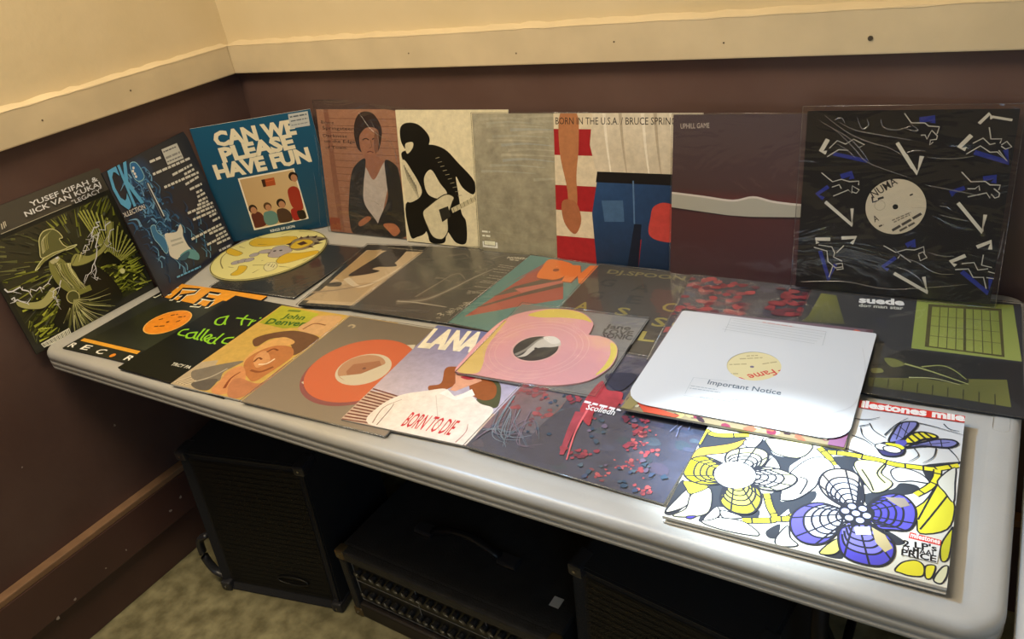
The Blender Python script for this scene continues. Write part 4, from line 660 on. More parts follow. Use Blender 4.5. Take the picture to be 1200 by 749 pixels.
blot([(0.228,0.351),(0.218,0.317),(0.085,0.516),(0.035,0.513),(0.133,0.485),(0.021,0.363),(0.412,0.591),(0.469,0.55),(0.462,0.412),(0.527,0.587),(0.742,0.262),(0.729,0.39),(0.328,0.527),(0.503,0.151),(0.552,0.158),(0.656,0.459)],['7c3440','8a3a44','65303c'],8,.026,.03)
blot([(0.237,0.477),(0.571,0.411),(0.233,0.207),(0.513,0.29),(0.82,0.048),(0.907,0.179),(0.591,0.048),(0.73,0.105)],['3a4a58','46545e','2d3f50','5f5568','39455c'],5,.022,.05)
k.b([(0.384,0.456),(0.376,0.706),(0.441,0.649),(0.526,0.649),(0.541,0.517),(0.461,0.471),(0.484,0.349)],'93323c'); k.cu([(0.396,0.431),(0.424,0.269),(0.463,0.109)],.05,'8c3844',.02); k.cu([(0.422,0.456),(0.447,0.278),(0.502,0.086)],.012,'c05a60',.005)
k.b([(0.374,0.773),(0.524,0.827),(0.514,0.677),(0.459,0.672)],'262a3c')
for i in range(26): a=rd.uniform(.0,.2); k.cu([(a,rd.uniform(.05,.45)),(a+.06,rd.uniform(.1,.3)),(a+.16,rd.uniform(.05,.2))],.005,rd.choice(['58626e','4d5a66','6a5c68','6c7880']),.002)
for i in range(26): a=rd.uniform(.84,.97); b=rd.uniform(.4,.9); k.l([(a,b),(a+rd.uniform(-.03,.02),b+rd.uniform(.05,.1))],.004,rd.choice(['6d6f8a','8a83a0','4f5878']),.001)
k.bars([(0.378,0.515),(0.578,0.513)],.02,'d8d2da',4); k.t('Scolledh',[(0.411,0.459),(0.56,0.465)],.045,'e6e0e6',.012)
k.build('cover_print',t,PAINTY); film(t,w,h,CLEAR,.003,.0014)
# stained glass sleeve
t,w,h,k=sleeve('miles','thick sleeve with stained-glass yellow and purple flowers and a bee',.005,whitecard)
LD='2a2d36'
k.bg('dedbc8','d5d9e0')
def dark(P): k.b(P,'343941',None,0,4)
YL,YD,PU,PL2,WH,TN='e6dc3c','b7ad26','4a44b4','6a66cc','eeeede','c9a040'
dark([(0.008,0.231),(-0.002,0.15),(-0.004,0.031),(0.031,0.013),(0.066,0.077),(0.057,0.17)]); dark([(-0.001,0.467),(0.009,0.56),(0.044,0.546),(0.163,0.584),(0.176,0.563),(0.11,0.504),(0.034,0.454)]); dark([(0.119,0.225),(0.171,0.265),(0.211,0.15),(0.251,0.103),(0.316,0.107),(0.324,0.13),(0.191,0.122),(0.192,0.051),(0.14,0.022),(0.155,0.151)])
dark([(0.219,0.54),(0.265,0.592),(0.313,0.51),(0.383,0.51),(0.428,0.525),(0.395,0.456),(0.398,0.411),(0.361,0.421),(0.334,0.481),(0.287,0.501)]); dark([(0.359,0.256),(0.398,0.29),(0.405,0.23),(0.483,0.289),(0.439,0.191),(0.41,0.151)]); dark([(0.393,0.057),(0.432,0.11),(0.436,0.035),(0.407,0.025)]); dark([(0.287,0.116),(0.343,0.157),(0.345,0.097),(0.309,0.084)])
dark([(0.546,0.57),(0.635,0.59),(0.627,0.528),(0.656,0.48),(0.696,0.429),(0.633,0.453),(0.558,0.534)]); dark([(0.491,0.614),(0.567,0.618),(0.583,0.593),(0.52,0.582)]); dark([(0.867,0.619),(0.998,0.688),(0.994,0.667),(0.935,0.628),(0.904,0.622),(0.923,0.573),(0.9,0.537),(0.875,0.584)]); dark([(0.683,0.36),(0.707,0.391),(0.783,0.442),(0.806,0.486),(0.86,0.492),(0.876,0.463),(0.839,0.427),(0.764,0.377),(0.733,0.298)])
dark([(0.443,0.228),(0.509,0.334),(0.525,0.292),(0.484,0.208),(0.463,0.167)]); dark([(0.589,0.022),(0.656,0.057),(0.67,0.013),(0.619,0.003)]); dark([(0.785,0.208),(0.853,0.172),(0.843,0.148),(0.817,0.148)]); dark([(0.375,0.298),(0.384,0.326),(0.404,0.237),(0.45,0.23),(0.427,0.199),(0.398,0.2)])
# vines
def vine(P,wd=.022):
    Q=smooth(P,4); k.l(Q,wd+.012,LD); k.l(Q,wd,YL)
    for i in range(2,len(Q)-1,4):
        a,b=Q[i],Q[i+1]; d=math.hypot(b[0]-a[0],b[1]-a[1]) or 1; n=(-(b[1]-a[1])/d*wd*.6,(b[0]-a[0])/d*wd*.6); k.l([(a[0]+n[0],a[1]+n[1]),(a[0]-n[0],a[1]-n[1])],.007,LD)
vine([(0.519,0.592),(0.598,0.603),(0.7,0.602),(0.778,0.594),(0.842,0.601),(0.905,0.608),(0.935,0.624),(0.997,0.664)]); vine([(0.926,0.611),(0.925,0.555),(0.904,0.493),(0.863,0.435)]); vine([(0.48,0.61),(0.524,0.563),(0.556,0.514)]); vine([(-0.006,0.582),(0.055,0.562),(0.187,0.605)]); vine([(0.344,0.261),(0.375,0.189),(0.408,0.13),(0.369,0.106),(0.297,0.08)]); vine([(0.414,0.133),(0.449,0.145),(0.469,0.172)]); vine([(-0.002,0.57),(-0.005,0.479)])
# leaves
def leaf(P,col,o=.006): k.b(P,col,LD,o,4)
leaf([(-0,0.369),(0.006,0.445),(0.063,0.482),(0.127,0.522),(0.181,0.571),(0.168,0.511),(0.124,0.453),(0.059,0.419)],TN); leaf([(0.006,0.024),(0.021,0.104),(0.047,0.178),(0.076,0.112),(0.056,0.063)],'e2e0c8'); leaf([(0.038,0.015),(0.075,0.07),(0.07,0.153),(0.125,0.216),(0.158,0.142),(0.159,0.07),(0.097,0.027)],'dedcb0'); leaf([(0.018,0.223),(0.119,0.225),(0.068,0.158),(0.037,0.185)],YL); leaf([(0.095,0.031),(0.126,0.043),(0.112,0.022),(0.092,0.02)],PU)
leaf([(0.183,0.566),(0.247,0.605),(0.23,0.525),(0.185,0.529)],WH); leaf([(0.269,0.606),(0.436,0.624),(0.448,0.567),(0.41,0.513),(0.326,0.514),(0.286,0.55)],'e2deb0'); leaf([(0.301,0.412),(0.318,0.488),(0.359,0.432),(0.342,0.415)],WH); leaf([(0.155,0.018),(0.19,0.056),(0.285,0.076),(0.342,0.057),(0.371,0.02),(0.252,0.005)],WH); leaf([(0.158,0.029),(0.165,0.072),(0.185,0.12),(0.208,0.088),(0.198,0.054)],WH); leaf([(0.209,0.108),(0.292,0.098),(0.259,0.076),(0.22,0.072)],WH)
leaf([(0.399,0.259),(0.4,0.394),(0.451,0.515),(0.514,0.549),(0.562,0.488),(0.52,0.435),(0.512,0.359),(0.463,0.27),(0.418,0.242)],WH); leaf([(0.627,0.548),(0.651,0.582),(0.738,0.586),(0.732,0.521),(0.779,0.476),(0.758,0.421),(0.72,0.396),(0.695,0.423),(0.65,0.493)],'e4e096'); leaf([(0.764,0.545),(0.796,0.58),(0.866,0.567),(0.904,0.52),(0.844,0.511),(0.791,0.493)],'dedede'); leaf([(0.826,0.299),(0.895,0.401),(0.943,0.545),(0.981,0.466),(0.998,0.394),(0.981,0.281),(0.897,0.229),(0.877,0.306)],'dcd63e'); leaf([(0.93,0.541),(0.983,0.644),(0.99,0.55),(0.992,0.436),(0.96,0.481)],'d8d9cc'); leaf([(0.968,0.195),(0.993,0.285),(0.999,0.288),(0.996,0.142),(0.974,0.119)],'c9c636')
leaf([(0.839,0.02),(0.858,0.065),(0.898,0.09),(0.924,0.072),(0.925,0.026),(0.888,0.011),(0.858,0.013)],YL); leaf([(0.934,0.02),(0.93,0.074),(0.959,0.085),(0.952,0.027)],YL); leaf([(0.958,0.02),(0.977,0.083),(0.996,0.099),(0.996,0.053),(0.982,0.011)],'d9d8b0'); leaf([(0.591,0.013),(0.635,0.101),(0.656,0.057),(0.636,0.02)],'ded86a'); leaf([(0.435,0.036),(0.461,0.11),(0.481,0.053),(0.515,0.024),(0.485,0.003),(0.444,-0.002)],WH)
for P in ([(0.738,0.586),(0.718,0.516),(0.753,0.467)],[(0.931,0.518),(0.907,0.405),(0.885,0.298)],[(0.968,0.461),(0.926,0.335),(0.896,0.249)],[(0.66,0.521),(0.697,0.46),(0.719,0.407)],[(0.445,0.397),(0.477,0.383),(0.466,0.294)]): k.cu(P,.007,LD)
# petals with ribs
def petal(P,cols,hub,ribs=5):
    Q=smooth(P,5,True); k.p(Q,cols[0])
    n=len(Q); hub=hub[0]
    for i in range(ribs):
        s=.28+.62*i/ribs
        R=[(hub[0]+(q[0]-hub[0])*s,hub[1]+(q[1]-hub[1])*s) for q in Q]
        if i%2==0 and len(cols)>1: k.p(R[n//8:n-n//8],cols[1])
    for i in range(ribs):
        s=.3+.62*i/ribs; R=[(hub[0]+(q[0]-hub[0])*s,hub[1]+(q[1]-hub[1])*s) for q in Q]; k.l(R[n//6:n-n//6],.0085,LD)
    for j in (.3,.42,.58,.7): q=Q[int(n*j)]; k.l([hub,q],.0075,LD)
    k.l(Q,.009,LD,None,True)
H1=[(0.2,0.326)]; H2=[(0.678,0.256)]
petal([(0.168,0.298),(0.159,0.256),(0.096,0.228),(0.036,0.235),(-0.003,0.273),(-0.007,0.355),(0.042,0.401),(0.105,0.392),(0.157,0.363)],['c9bf28','ddd43a'],H1); petal([(0.161,0.376),(0.132,0.425),(0.147,0.479),(0.223,0.523),(0.284,0.512),(0.3,0.458),(0.278,0.393),(0.238,0.356)],['e8e4a0','f2f0dc'],H1); petal([(0.246,0.325),(0.248,0.371),(0.307,0.414),(0.376,0.415),(0.433,0.39),(0.432,0.346),(0.39,0.293),(0.327,0.276),(0.276,0.291)],['e9e6b4','f4f2e4'],H1); petal([(0.222,0.283),(0.268,0.294),(0.317,0.262),(0.337,0.195),(0.318,0.127),(0.256,0.11),(0.195,0.145),(0.179,0.213),(0.185,0.265)],['b7b03a','e6de5a'],H1)
k.el(H1,.085,.085,'f6f6f0',0,20,LD,.004)
petal([(0.654,0.28),(0.603,0.291),(0.546,0.334),(0.519,0.398),(0.536,0.466),(0.59,0.498),(0.651,0.481),(0.68,0.406),(0.69,0.316)],['b9ae9c','e4e6f2'],H2); petal([(0.72,0.293),(0.726,0.352),(0.774,0.404),(0.827,0.411),(0.869,0.358),(0.876,0.285),(0.859,0.231),(0.81,0.213),(0.758,0.209)],['5a55c0','4d48b8'],H2); petal([(0.638,0.208),(0.623,0.258),(0.55,0.272),(0.493,0.234),(0.463,0.167),(0.475,0.094),(0.517,0.046),(0.571,0.046),(0.612,0.082),(0.633,0.152)],['5b56b8','d8dcf0'],H2); petal([(0.681,0.191),(0.732,0.21),(0.787,0.188),(0.822,0.14),(0.826,0.073),(0.795,0.022),(0.734,0.008),(0.674,0.024),(0.645,0.084),(0.64,0.155)],['504bb8','7a76cc'],H2)
k.p([(0.763,0.382),(0.829,0.4),(0.852,0.363),(0.822,0.341),(0.786,0.362)],'8f8478'); k.p([(0.74,0.202),(0.788,0.178),(0.821,0.12),(0.799,0.091),(0.763,0.128)],'b5a67c'); k.p([(0.683,0.181),(0.733,0.2),(0.745,0.162),(0.695,0.144)],'dfe0ee')
k.el(H2,.062,.062,LD,0,20)
for i in range(7): a=i*PI/3; k.el((H2[0][0]+(.038*math.cos(a) if i<6 else 0),H2[0][1]+(.038*math.sin(a) if i<6 else 0)),.014,.014,'b9c0f4')
# bee
for P,col in (([(0.735,0.73),(0.743,0.802),(0.764,0.874),(0.819,0.902),(0.827,0.872),(0.8,0.799),(0.772,0.748)],'7f82c0'),([(0.798,0.71),(0.859,0.766),(0.911,0.804),(0.964,0.816),(0.984,0.797),(0.952,0.761),(0.872,0.745)],'7f82c0')):
    k.b(P,col,LD,.01)
for P in ([(0.745,0.792),(0.781,0.772)],[(0.761,0.851),(0.799,0.809)],[(0.77,0.876),(0.76,0.754)],[(0.797,0.89),(0.786,0.773)],[(0.834,0.737),(0.955,0.797)],[(0.879,0.788),(0.894,0.747)],[(0.921,0.807),(0.93,0.757)]): k.l(P,.0042,LD)
k.b([(0.789,0.743),(0.806,0.801),(0.847,0.836),(0.898,0.831),(0.905,0.812),(0.857,0.786),(0.828,0.751)],YL,LD,.01)
for P in ([(0.802,0.784),(0.827,0.756)],[(0.816,0.81),(0.847,0.778)],[(0.837,0.827),(0.868,0.792)],[(0.859,0.834),(0.889,0.807)]): k.l(P,.01,LD)
k.b([(0.761,0.744),(0.793,0.76),(0.801,0.737),(0.787,0.712),(0.764,0.724)],'5a58b0'); k.b([(0.698,0.682),(0.719,0.72),(0.764,0.719),(0.796,0.704),(0.793,0.663),(0.762,0.638),(0.724,0.635),(0.704,0.659)],'3c3b66',LD,.008); k.b([(0.725,0.717),(0.775,0.723),(0.796,0.704),(0.773,0.687),(0.739,0.696)],YL); k.el([(0.717,0.687)],.03,.022,'e0e0d8',0,14,LD,.006); k.el([(0.753,0.682)],.035,.022,'e0e0d8',0,14,LD,.006)
for P in ([(0.584,0.851),(0.636,0.861),(0.68,0.892)],[(0.609,0.803),(0.641,0.824),(0.646,0.836)],[(0.616,0.794),(0.636,0.735),(0.701,0.683)],[(0.646,0.836),(0.67,0.789),(0.721,0.752)],[(0.59,0.731),(0.639,0.715),(0.678,0.686)],[(0.713,0.771),(0.748,0.858),(0.788,0.92)],[(0.819,0.897),(0.882,0.89),(0.999,0.864)],[(0.924,0.919),(0.948,0.889),(0.984,0.885)],[(0.91,0.742),(0.904,0.681),(0.871,0.631)],[(0.831,0.716),(0.851,0.673),(0.819,0.622)],[(0.952,0.756),(0.981,0.716),(0.996,0.682)],[(0.582,0.633),(0.653,0.616),(0.572,0.62)]): k.cu(P,.006,LD,.002)
k.p([(0.582,0.996),(1.007,1.017),(1.002,0.952),(0.586,0.938)],'d8382e'); k.t('ilestones mile',[(0.594,0.946),(1.002,0.962)],.05,'f4f0ec',.05)
k.p([(0.866,0.22),(0.967,0.215),(0.962,0.098),(0.848,0.1)],'e4e3e0'); k.p([(0.866,0.22),(0.967,0.215),(0.966,0.186),(0.864,0.188)],'d8382e'); k.t('milestones',[(0.869,0.196),(0.964,0.194)],.025,'f4f0ec',.03); k.t("2 LP's",[(0.85,0.142),(0.958,0.154)],.03,'17181c',.03); k.t('O-MAAL',[(0.851,0.119),(0.958,0.128)],.026,'17181c',.02); k.t('PRICE',[(0.85,0.096),(0.96,0.102)],.03,'17181c',.03)
k.build('cover_print',t,GLOSS)
box('inner_sleeve',(.004,.004,-.0085),(w-.02,h-.004,-.0052),blackcard,t); box('back_card',(0,0,-.0115),(w,h,-.0088),whitecard,t,.0006,1)
# colourful sleeve below the white paper sleeve
t,w,h,k=sleeve('under','colourful sleeve mostly covered by the white paper sleeve, red at its front corner',.004,card)
k.bg('8a7c60','6e5a64'); rq=random.Random(12)
for i in range(120):
    a,b=(rq.random(),rq.uniform(0,.12)) if i<60 else ((rq.uniform(0,.1),rq.random()) if i<90 else (rq.uniform(.9,1),rq.random()))
    k.el((a,b),rq.uniform(.01,.04),rq.uniform(.01,.03),rq.choice(['3a2c34','a89a6c','5a4048','c4604a','6e5a7a','c9c4a8','7c3448']),rq.random()*3,7)
k.p([(0.064,0.067),(0.288,0.019),(0.272,-0.045),(0.12,-0.021)],'c9503a'); k.p([(0.006,-0.003),(0.017,0.108),(0.073,0.059),(0.054,-0.01)],'8f8355'); k.p([(0.934,0.046),(1.006,0.104),(0.995,-0),(0.931,0)],'7c5470'); k.p([(-0.006,1),(0.088,1.001),(0.083,0.97),(0.016,0.954)],'22201e')
k.build('cover_print',t,GLOSS)
# white paper sleeve with a die-cut hole and the record inside
m,w,h=frame('white'); t=thing('paper_record_sleeve','white paper sleeve with a cream record label in its centre hole','record sleeve',G_FL,mw=m)
paper=mat('white_paper','cfd1d3',.3,bump=.1,bscale=30)
ce=[(0.504,0.507)][0]; cx,cy=ce[0]*w,ce[1]*h
out=[]
def cr(x,y,rr,a0):
    for i in range(7): a=a0+PI/2*i/6; out.append((x+rr*math.cos(a),y+rr*math.sin(a)))
cr(w-.012,.03,0.012,0); out=[]
cr(w-.035,.035,.035,-PI/2); cr(w-.004,h-.004,.004,0); cr(.006,h-.006,.006,PI/2); cr(.04,.04,.04,PI)
def ring_sheet(name,out,cx,cy,rr,z0,z1,ma,parent):
    n=96; per=[]
    L=sum(math.dist(out[i],out[(i+1)%len(out)]) for i in range(len(out)))
    ang=sorted((math.atan2(q[1]-cy,q[0]-cx),q) for q in out)
    V=[];F=[]; N=len(ang)
    for a,q in ang:
        for z in (z0,z1): V.append((q[0],q[1],z))
        for z in (z0,z1): V.append((cx+rr*math.cos(a),cy+rr*math.sin(a),z))
    for i in range(N):
        j=(i+1)%N; F+=[(4*i+1,4*j+1,4*j+3,4*i+3),(4*i,4*i+2,4*j+2,4*j),(4*i,4*j,4*j+1,4*i+1),(4*i+2,4*i+3,4*j+3,4*j+2)]
    return mesh(name,V,F,ma,parent)
def dens(out,n=12):
    r=[]
    for i in range(len(out)):
        a,b=out[i],out[(i+1)%len(out)]; d=math.dist(a,b); q=max(1,int(d/.008))
        for j in range(q): r.append((a[0]+(b[0]-a[0])*j/q,a[1]+(b[1]-a[1])*j/q))
    return r
RL=.041
ring_sheet('paper_front',dens(out),cx,cy,RL,-.0004,0,paper,t)
mesh('paper_back',[(a,b,-.0028) for a,b in out],[tuple(range(len(out)))],paper,t)
disc('record',cx,cy,-.0024,-.0010,.15 if False else min(.149,cx-.003,w-cx-.003,cy-.003,h-cy-.003),mat('black_vinyl','0d0d0e',.25),t,64)
k=Ink(w,h); k.el(ce,.15,.15*w/h,'d9cc9c',0,40)
for i,(a,b,d,e) in enumerate(((440,300,560,285),(600,295,720,285),(420,350,520,340),(700,340,820,325),(400,430,480,425))): pass
for i,P in enumerate(([(0.423,0.558),(0.525,0.602)],[(0.389,0.488),(0.466,0.518)],[(0.538,0.541),(0.6,0.583)],[(0.405,0.401),(0.451,0.415)],[(0.448,0.596),(0.499,0.618)])): k.bars(P,.01,'ab9c74',i)
k.el([(0.497,0.499)],.01,.01,'6d6480')
k.t('Fame',[(0.594,0.504),(0.489,0.416)],.055,'c9413c',.012,-.02); k.l([(0.572,0.385),(0.638,0.447)],.008,'c9413c'); k.l([(0.622,0.498),(0.657,0.524)],.008,'c9413c'); k.cu([(0.502,0.362),(0.471,0.379),(0.456,0.372)],.007,'c9413c')
k.build('record_label',t,MATTE,-.0009)
k=Ink(w,h)
k.l([(0.261,0.154),(0.258,0.31)],.002,'a9b0b4'); k.l([(0.258,0.31),(0.423,0.328)],.002,'a9b0b4'); k.l([(0.26,0.138),(0.362,0.146)],.002,'a9b0b4')
k.t('Important Notice',[(0.336,0.272),(0.676,0.281)],.042,'5d6b78',.012)
for i,P in enumerate(([(0.266,0.232),(0.392,0.236)],[(0.267,0.21),(0.414,0.216)],[(0.335,0.147),(0.477,0.154)],[(0.477,0.174),(0.523,0.179)],[(0.438,0.12),(0.572,0.15)],[(0.469,0.105),(0.557,0.125)])): k.bars(P,.007,'9aa4ac',i)
k.l([(0.276,0.975),(0.769,0.951)],.003,'b3a9a6'); k.l([(0.276,0.975),(0.284,0.811)],.002,'a9b0b4'); k.l([(0.769,0.951),(0.775,0.8)],.002,'a9b0b4')
for i in range(5): a=[(0.296,0.95),(0.768,0.922)]; k.l([(v[0]-.008*i,v[1]-.028*i) for v in a],.0022,'a7acae')
k.bars([(0.445,0.97),(0.607,0.962)],.012,'c9a09a',8); k.cu([(0.956,0.828),(0.997,0.589),(0.99,0.313),(0.913,0.201)],.0015,'b9b9b9')
k.build('printed_notice',t,GLOSS,.0001)
# heart record in clear sleeve
m,w,h=frame('heart'); t=thing('heart_shaped_record','pink heart-shaped record with yellow edges in a clear sleeve','record','special discs lying on the sleeves',mw=m)
hp=[(-0.009,0.016),(-0.031,0.192),(-0.043,0.412),(-0.04,0.585),(-0.006,0.757),(0.094,0.881),(0.236,0.958),(0.399,0.985),(0.533,0.95),(0.643,0.846),(0.674,0.73),(0.682,0.68),(0.758,0.681),(0.847,0.653),(0.919,0.585),(0.962,0.471),(0.969,0.338),(0.922,0.196),(0.841,0.11),(0.693,0.042),(0.522,0.019),(0.32,0.014),(0.139,0.016)]
Q=smooth(hp,4,True); Q=[(a*w,b*h) for a,b in Q]
pm=art_mat('pink_marbled_vinyl',[(.3,'d9a4a8'),(.5,'e2a3a6'),(.62,'e8b59a'),(.72,'e3cf5c')],4.5,(1,1,1),.22,.3)
N=len(Q); lx,ly=[(0.397,0.421)][0][0]*w,[(0.397,0.421)][0][1]*h
V=[(a,b,z) for z in (-.003,-.0005) for a,b in Q]; F=[tuple(range(N,2*N)) if sum(Q[i][0]*Q[(i+1)%N][1]-Q[(i+1)%N][0]*Q[i][1] for i in range(N))>0 else tuple(range(N,2*N))[::-1],tuple(range(N))[::-1]]+[(i,(i+1)%N,N+(i+1)%N,N+i) for i in range(N)]
mesh('vinyl_disc',V,F,pm,t)
k=Ink(w,h)
def ygrad(P,h_): k.b(P,h_,None,0,4)
ygrad([(0.132,0.839),(0.241,0.946),(0.403,0.976),(0.534,0.94),(0.634,0.844),(0.552,0.866),(0.386,0.859),(0.245,0.826)],'dfc95a'); ygrad([(-0.003,0.028),(-0.029,0.28),(-0.033,0.539),(0.01,0.727),(0.03,0.554),(0.055,0.347),(0.137,0.138),(0.147,0.032)],'e0c070'); ygrad([(0.916,0.584),(0.957,0.469),(0.96,0.322),(0.913,0.219),(0.926,0.353),(0.912,0.485),(0.862,0.614)],'e2cd5e')
for rr in (.32,.36,.28): k.l([(lx/w+rr*math.cos(a),ly/h+rr*w/h*math.sin(a)) for a in [2*PI*i/48 for i in range(49)] if True],.0022,'e8bcae')
cL=[(0.397,0.421)][0]; k.el(cL,.17,.17*w/h,'dba9a4',0,40); k.el(cL,.155,.155*w/h,'35322f',0,40)
k.b([(0.316,0.285),(0.348,0.336),(0.351,0.497),(0.409,0.587),(0.507,0.552),(0.546,0.503),(0.5,0.462),(0.442,0.447),(0.396,0.406),(0.375,0.315)],'cfc8bc'); k.cu([(0.296,0.308),(0.337,0.391),(0.377,0.549),(0.487,0.562)],.03,'8f8a80',.01); k.b([(0.385,0.566),(0.453,0.598),(0.528,0.543),(0.482,0.501)],'e6e0d6'); k.el(cL,.012,.012,'151413')
k.build('centre_label',t,GLOSS,-.0004)
film(t,w,h,CLEAR,.0,.0004); mesh('grey_insert',[(0,0,-.0035),(w,0,-.0035),(w,h,-.0035),(0,h,-.0035)],[(0,1,2,3)],mat('hazy_grey_insert','7b7a78',.4),t)
k=Ink(w,h)
k.bars([(0.768,0.899),(0.954,0.912)],.03,'77757a',2); k.t('Jane',[(0.742,0.808),(0.924,0.822)],.06,'2b2a2c',.03); k.t('LOVE',[(0.753,0.74),(0.96,0.756)],.06,'2b2a2c',.03); k.t('SONIC',[(0.765,0.683),(0.975,0.7)],.06,'2b2a2c',.03)
k.p([(0.987,0.64),(1.12,0.651),(1.163,0.502),(1.012,0.497)],'1d1b1c'); 
k.build('printed_insert',t,GLOSS,-.0033)
# yellow picture disc
m,w,h=frame('discp'); ex,ey,ez=(m.to_3x3()@Vector(v) for v in ((1,0,0),(0,1,0),(0,0,1)))
mm=Matrix.Translation((.208,-.238,ZT+.0085))@Matrix.Rotation(.0,4,'Z')
t=thing('picture_disc','round pale yellow picture disc with cartoonish shapes, resting on the black sleeve','record','special discs lying on the sleeves',mw=mm)
R=.150
disc('vinyl_disc',0,0,-.0022,0,R,mat('clear_rim_vinyl','d8cf8a',.2),t,72)
pl=(m,w,h)
k=Ink(1,1,False)
def dp(P): # from black-sleeve coordinates to disc coordinates
    r=[]
    for a,b in P:
        q=m@Vector((a*w,b*h,.006)); r.append((q.x-.208,q.y+.238))
    return r
k.el((0,0),R-.001,R-.001,'2b2a22',0,60); k.el((0,0),R-.003,R-.003,'ddd68a',0,60); k.el((0,0),R-.006,R-.006,'e3dd94',0,60)
def sh(P,col,o='4d4420',ow=.0012): k.b(dp(P),col,o,ow,5)
sh([(-0.354,0.857),(-0.352,0.965),(-0.152,1.011),(-0.054,1.067),(0.085,1.076),(0.155,0.981),(0.118,0.91),(-0.003,0.851),(-0.134,0.802),(-0.248,0.796)],'d8b52e'); sh([(-0.437,0.621),(-0.477,0.704),(-0.341,0.676),(-0.222,0.633),(-0.232,0.569),(-0.33,0.576)],'dcb830'); sh([(0.04,0.215),(0.024,0.316),(-0.022,0.389),(0.073,0.395),(0.134,0.291),(0.124,0.216)],'dcb830'); sh([(0.28,0.577),(0.271,0.709),(0.421,0.76),(0.551,0.833),(0.608,0.781),(0.534,0.648),(0.431,0.534),(0.348,0.518)],'d8b52e')
sh([(0.181,0.856),(0.117,0.975),(0.144,1.059),(0.253,1.116),(0.461,1.097),(0.429,1.027),(0.439,0.964),(0.418,0.859),(0.347,0.797),(0.223,0.825)],'8a8068'); sh([(0.203,0.847),(0.167,0.983),(0.263,1.039),(0.374,0.992),(0.365,0.888),(0.306,0.827)],'d4b636')
for P in ([(0.152,1.034),(0.126,1.096),(0.192,1.053)],[(0.208,1.069),(0.188,1.133),(0.252,1.076)],[(0.26,1.091),(0.296,1.15),(0.33,1.076)],[(0.353,1.066),(0.461,1.097),(0.416,1.025)],[(0.386,0.994),(0.494,0.999),(0.434,0.938)],[(0.399,0.881),(0.481,0.883),(0.395,0.918)],[(0.173,0.881),(0.103,0.894),(0.137,0.952)],[(0.218,0.927),(0.243,0.996),(0.332,0.959),(0.297,0.902)]): k.p(dp(P),'3b2a22')
for P in ([(-0.119,0.442)],[(-0.076,0.487)],[(-0.022,0.521)],[(-0.059,0.625)]): k.el(dp(P),.0125,.0125,'a9a3a8',0,18,'4a4650',.0012)
sh([(-0.046,0.665),(-0.06,0.725),(0.019,0.765),(0.083,0.713),(0.045,0.676)],'aaa4a8'); sh([(0.126,0.621),(0.07,0.71),(0.028,0.817),(0.123,0.872),(0.286,0.786),(0.269,0.696),(0.242,0.618)],'aaa4a8'); k.el(dp([(0.1,0.741)]),.005,.004,'2b262c'); k.el(dp([(0.158,0.764)]),.005,.004,'2b262c')
sh([(0.27,0.41),(0.23,0.496),(0.304,0.522),(0.389,0.467),(0.412,0.391),(0.369,0.349)],'e0dca8','3b2a22'); 
for P in ([(0.289,0.448),(0.266,0.503)],[(0.337,0.434),(0.305,0.498)],[(0.369,0.429),(0.338,0.493)]): k.l(dp(P),.0025,'3b2a22',.0008)
for P in ([(-0.393,0.758),(-0.294,0.736)],[(-0.481,0.876),(-0.426,0.899)],[(-0.123,0.346),(-0.048,0.344)],[(0.246,0.291),(0.251,0.371)],[(0.131,0.525),(0.146,0.54)],[(0.581,0.609),(0.595,0.671)],[(0.005,1.2),(0.207,1.204)],[(-0.375,0.989),(-0.31,0.986)],[(-0.139,1.095),(-0.074,1.188)],[(0.415,0.461),(0.548,0.464)],[(0.113,0.427),(0.294,0.473)],[(-0.216,0.841),(-0.113,0.858)]): k.l(dp(P),.0022,'5d5432',.0008)
k.cu(dp([(-0.153,0.305),(-0.282,0.4),(-0.377,0.505),(-0.414,0.599)]),.003,'8c8454'); k.el((0,0),.0035,.0035,'2b2620')
k.build('disc_print',t,GLOSS,.0001)
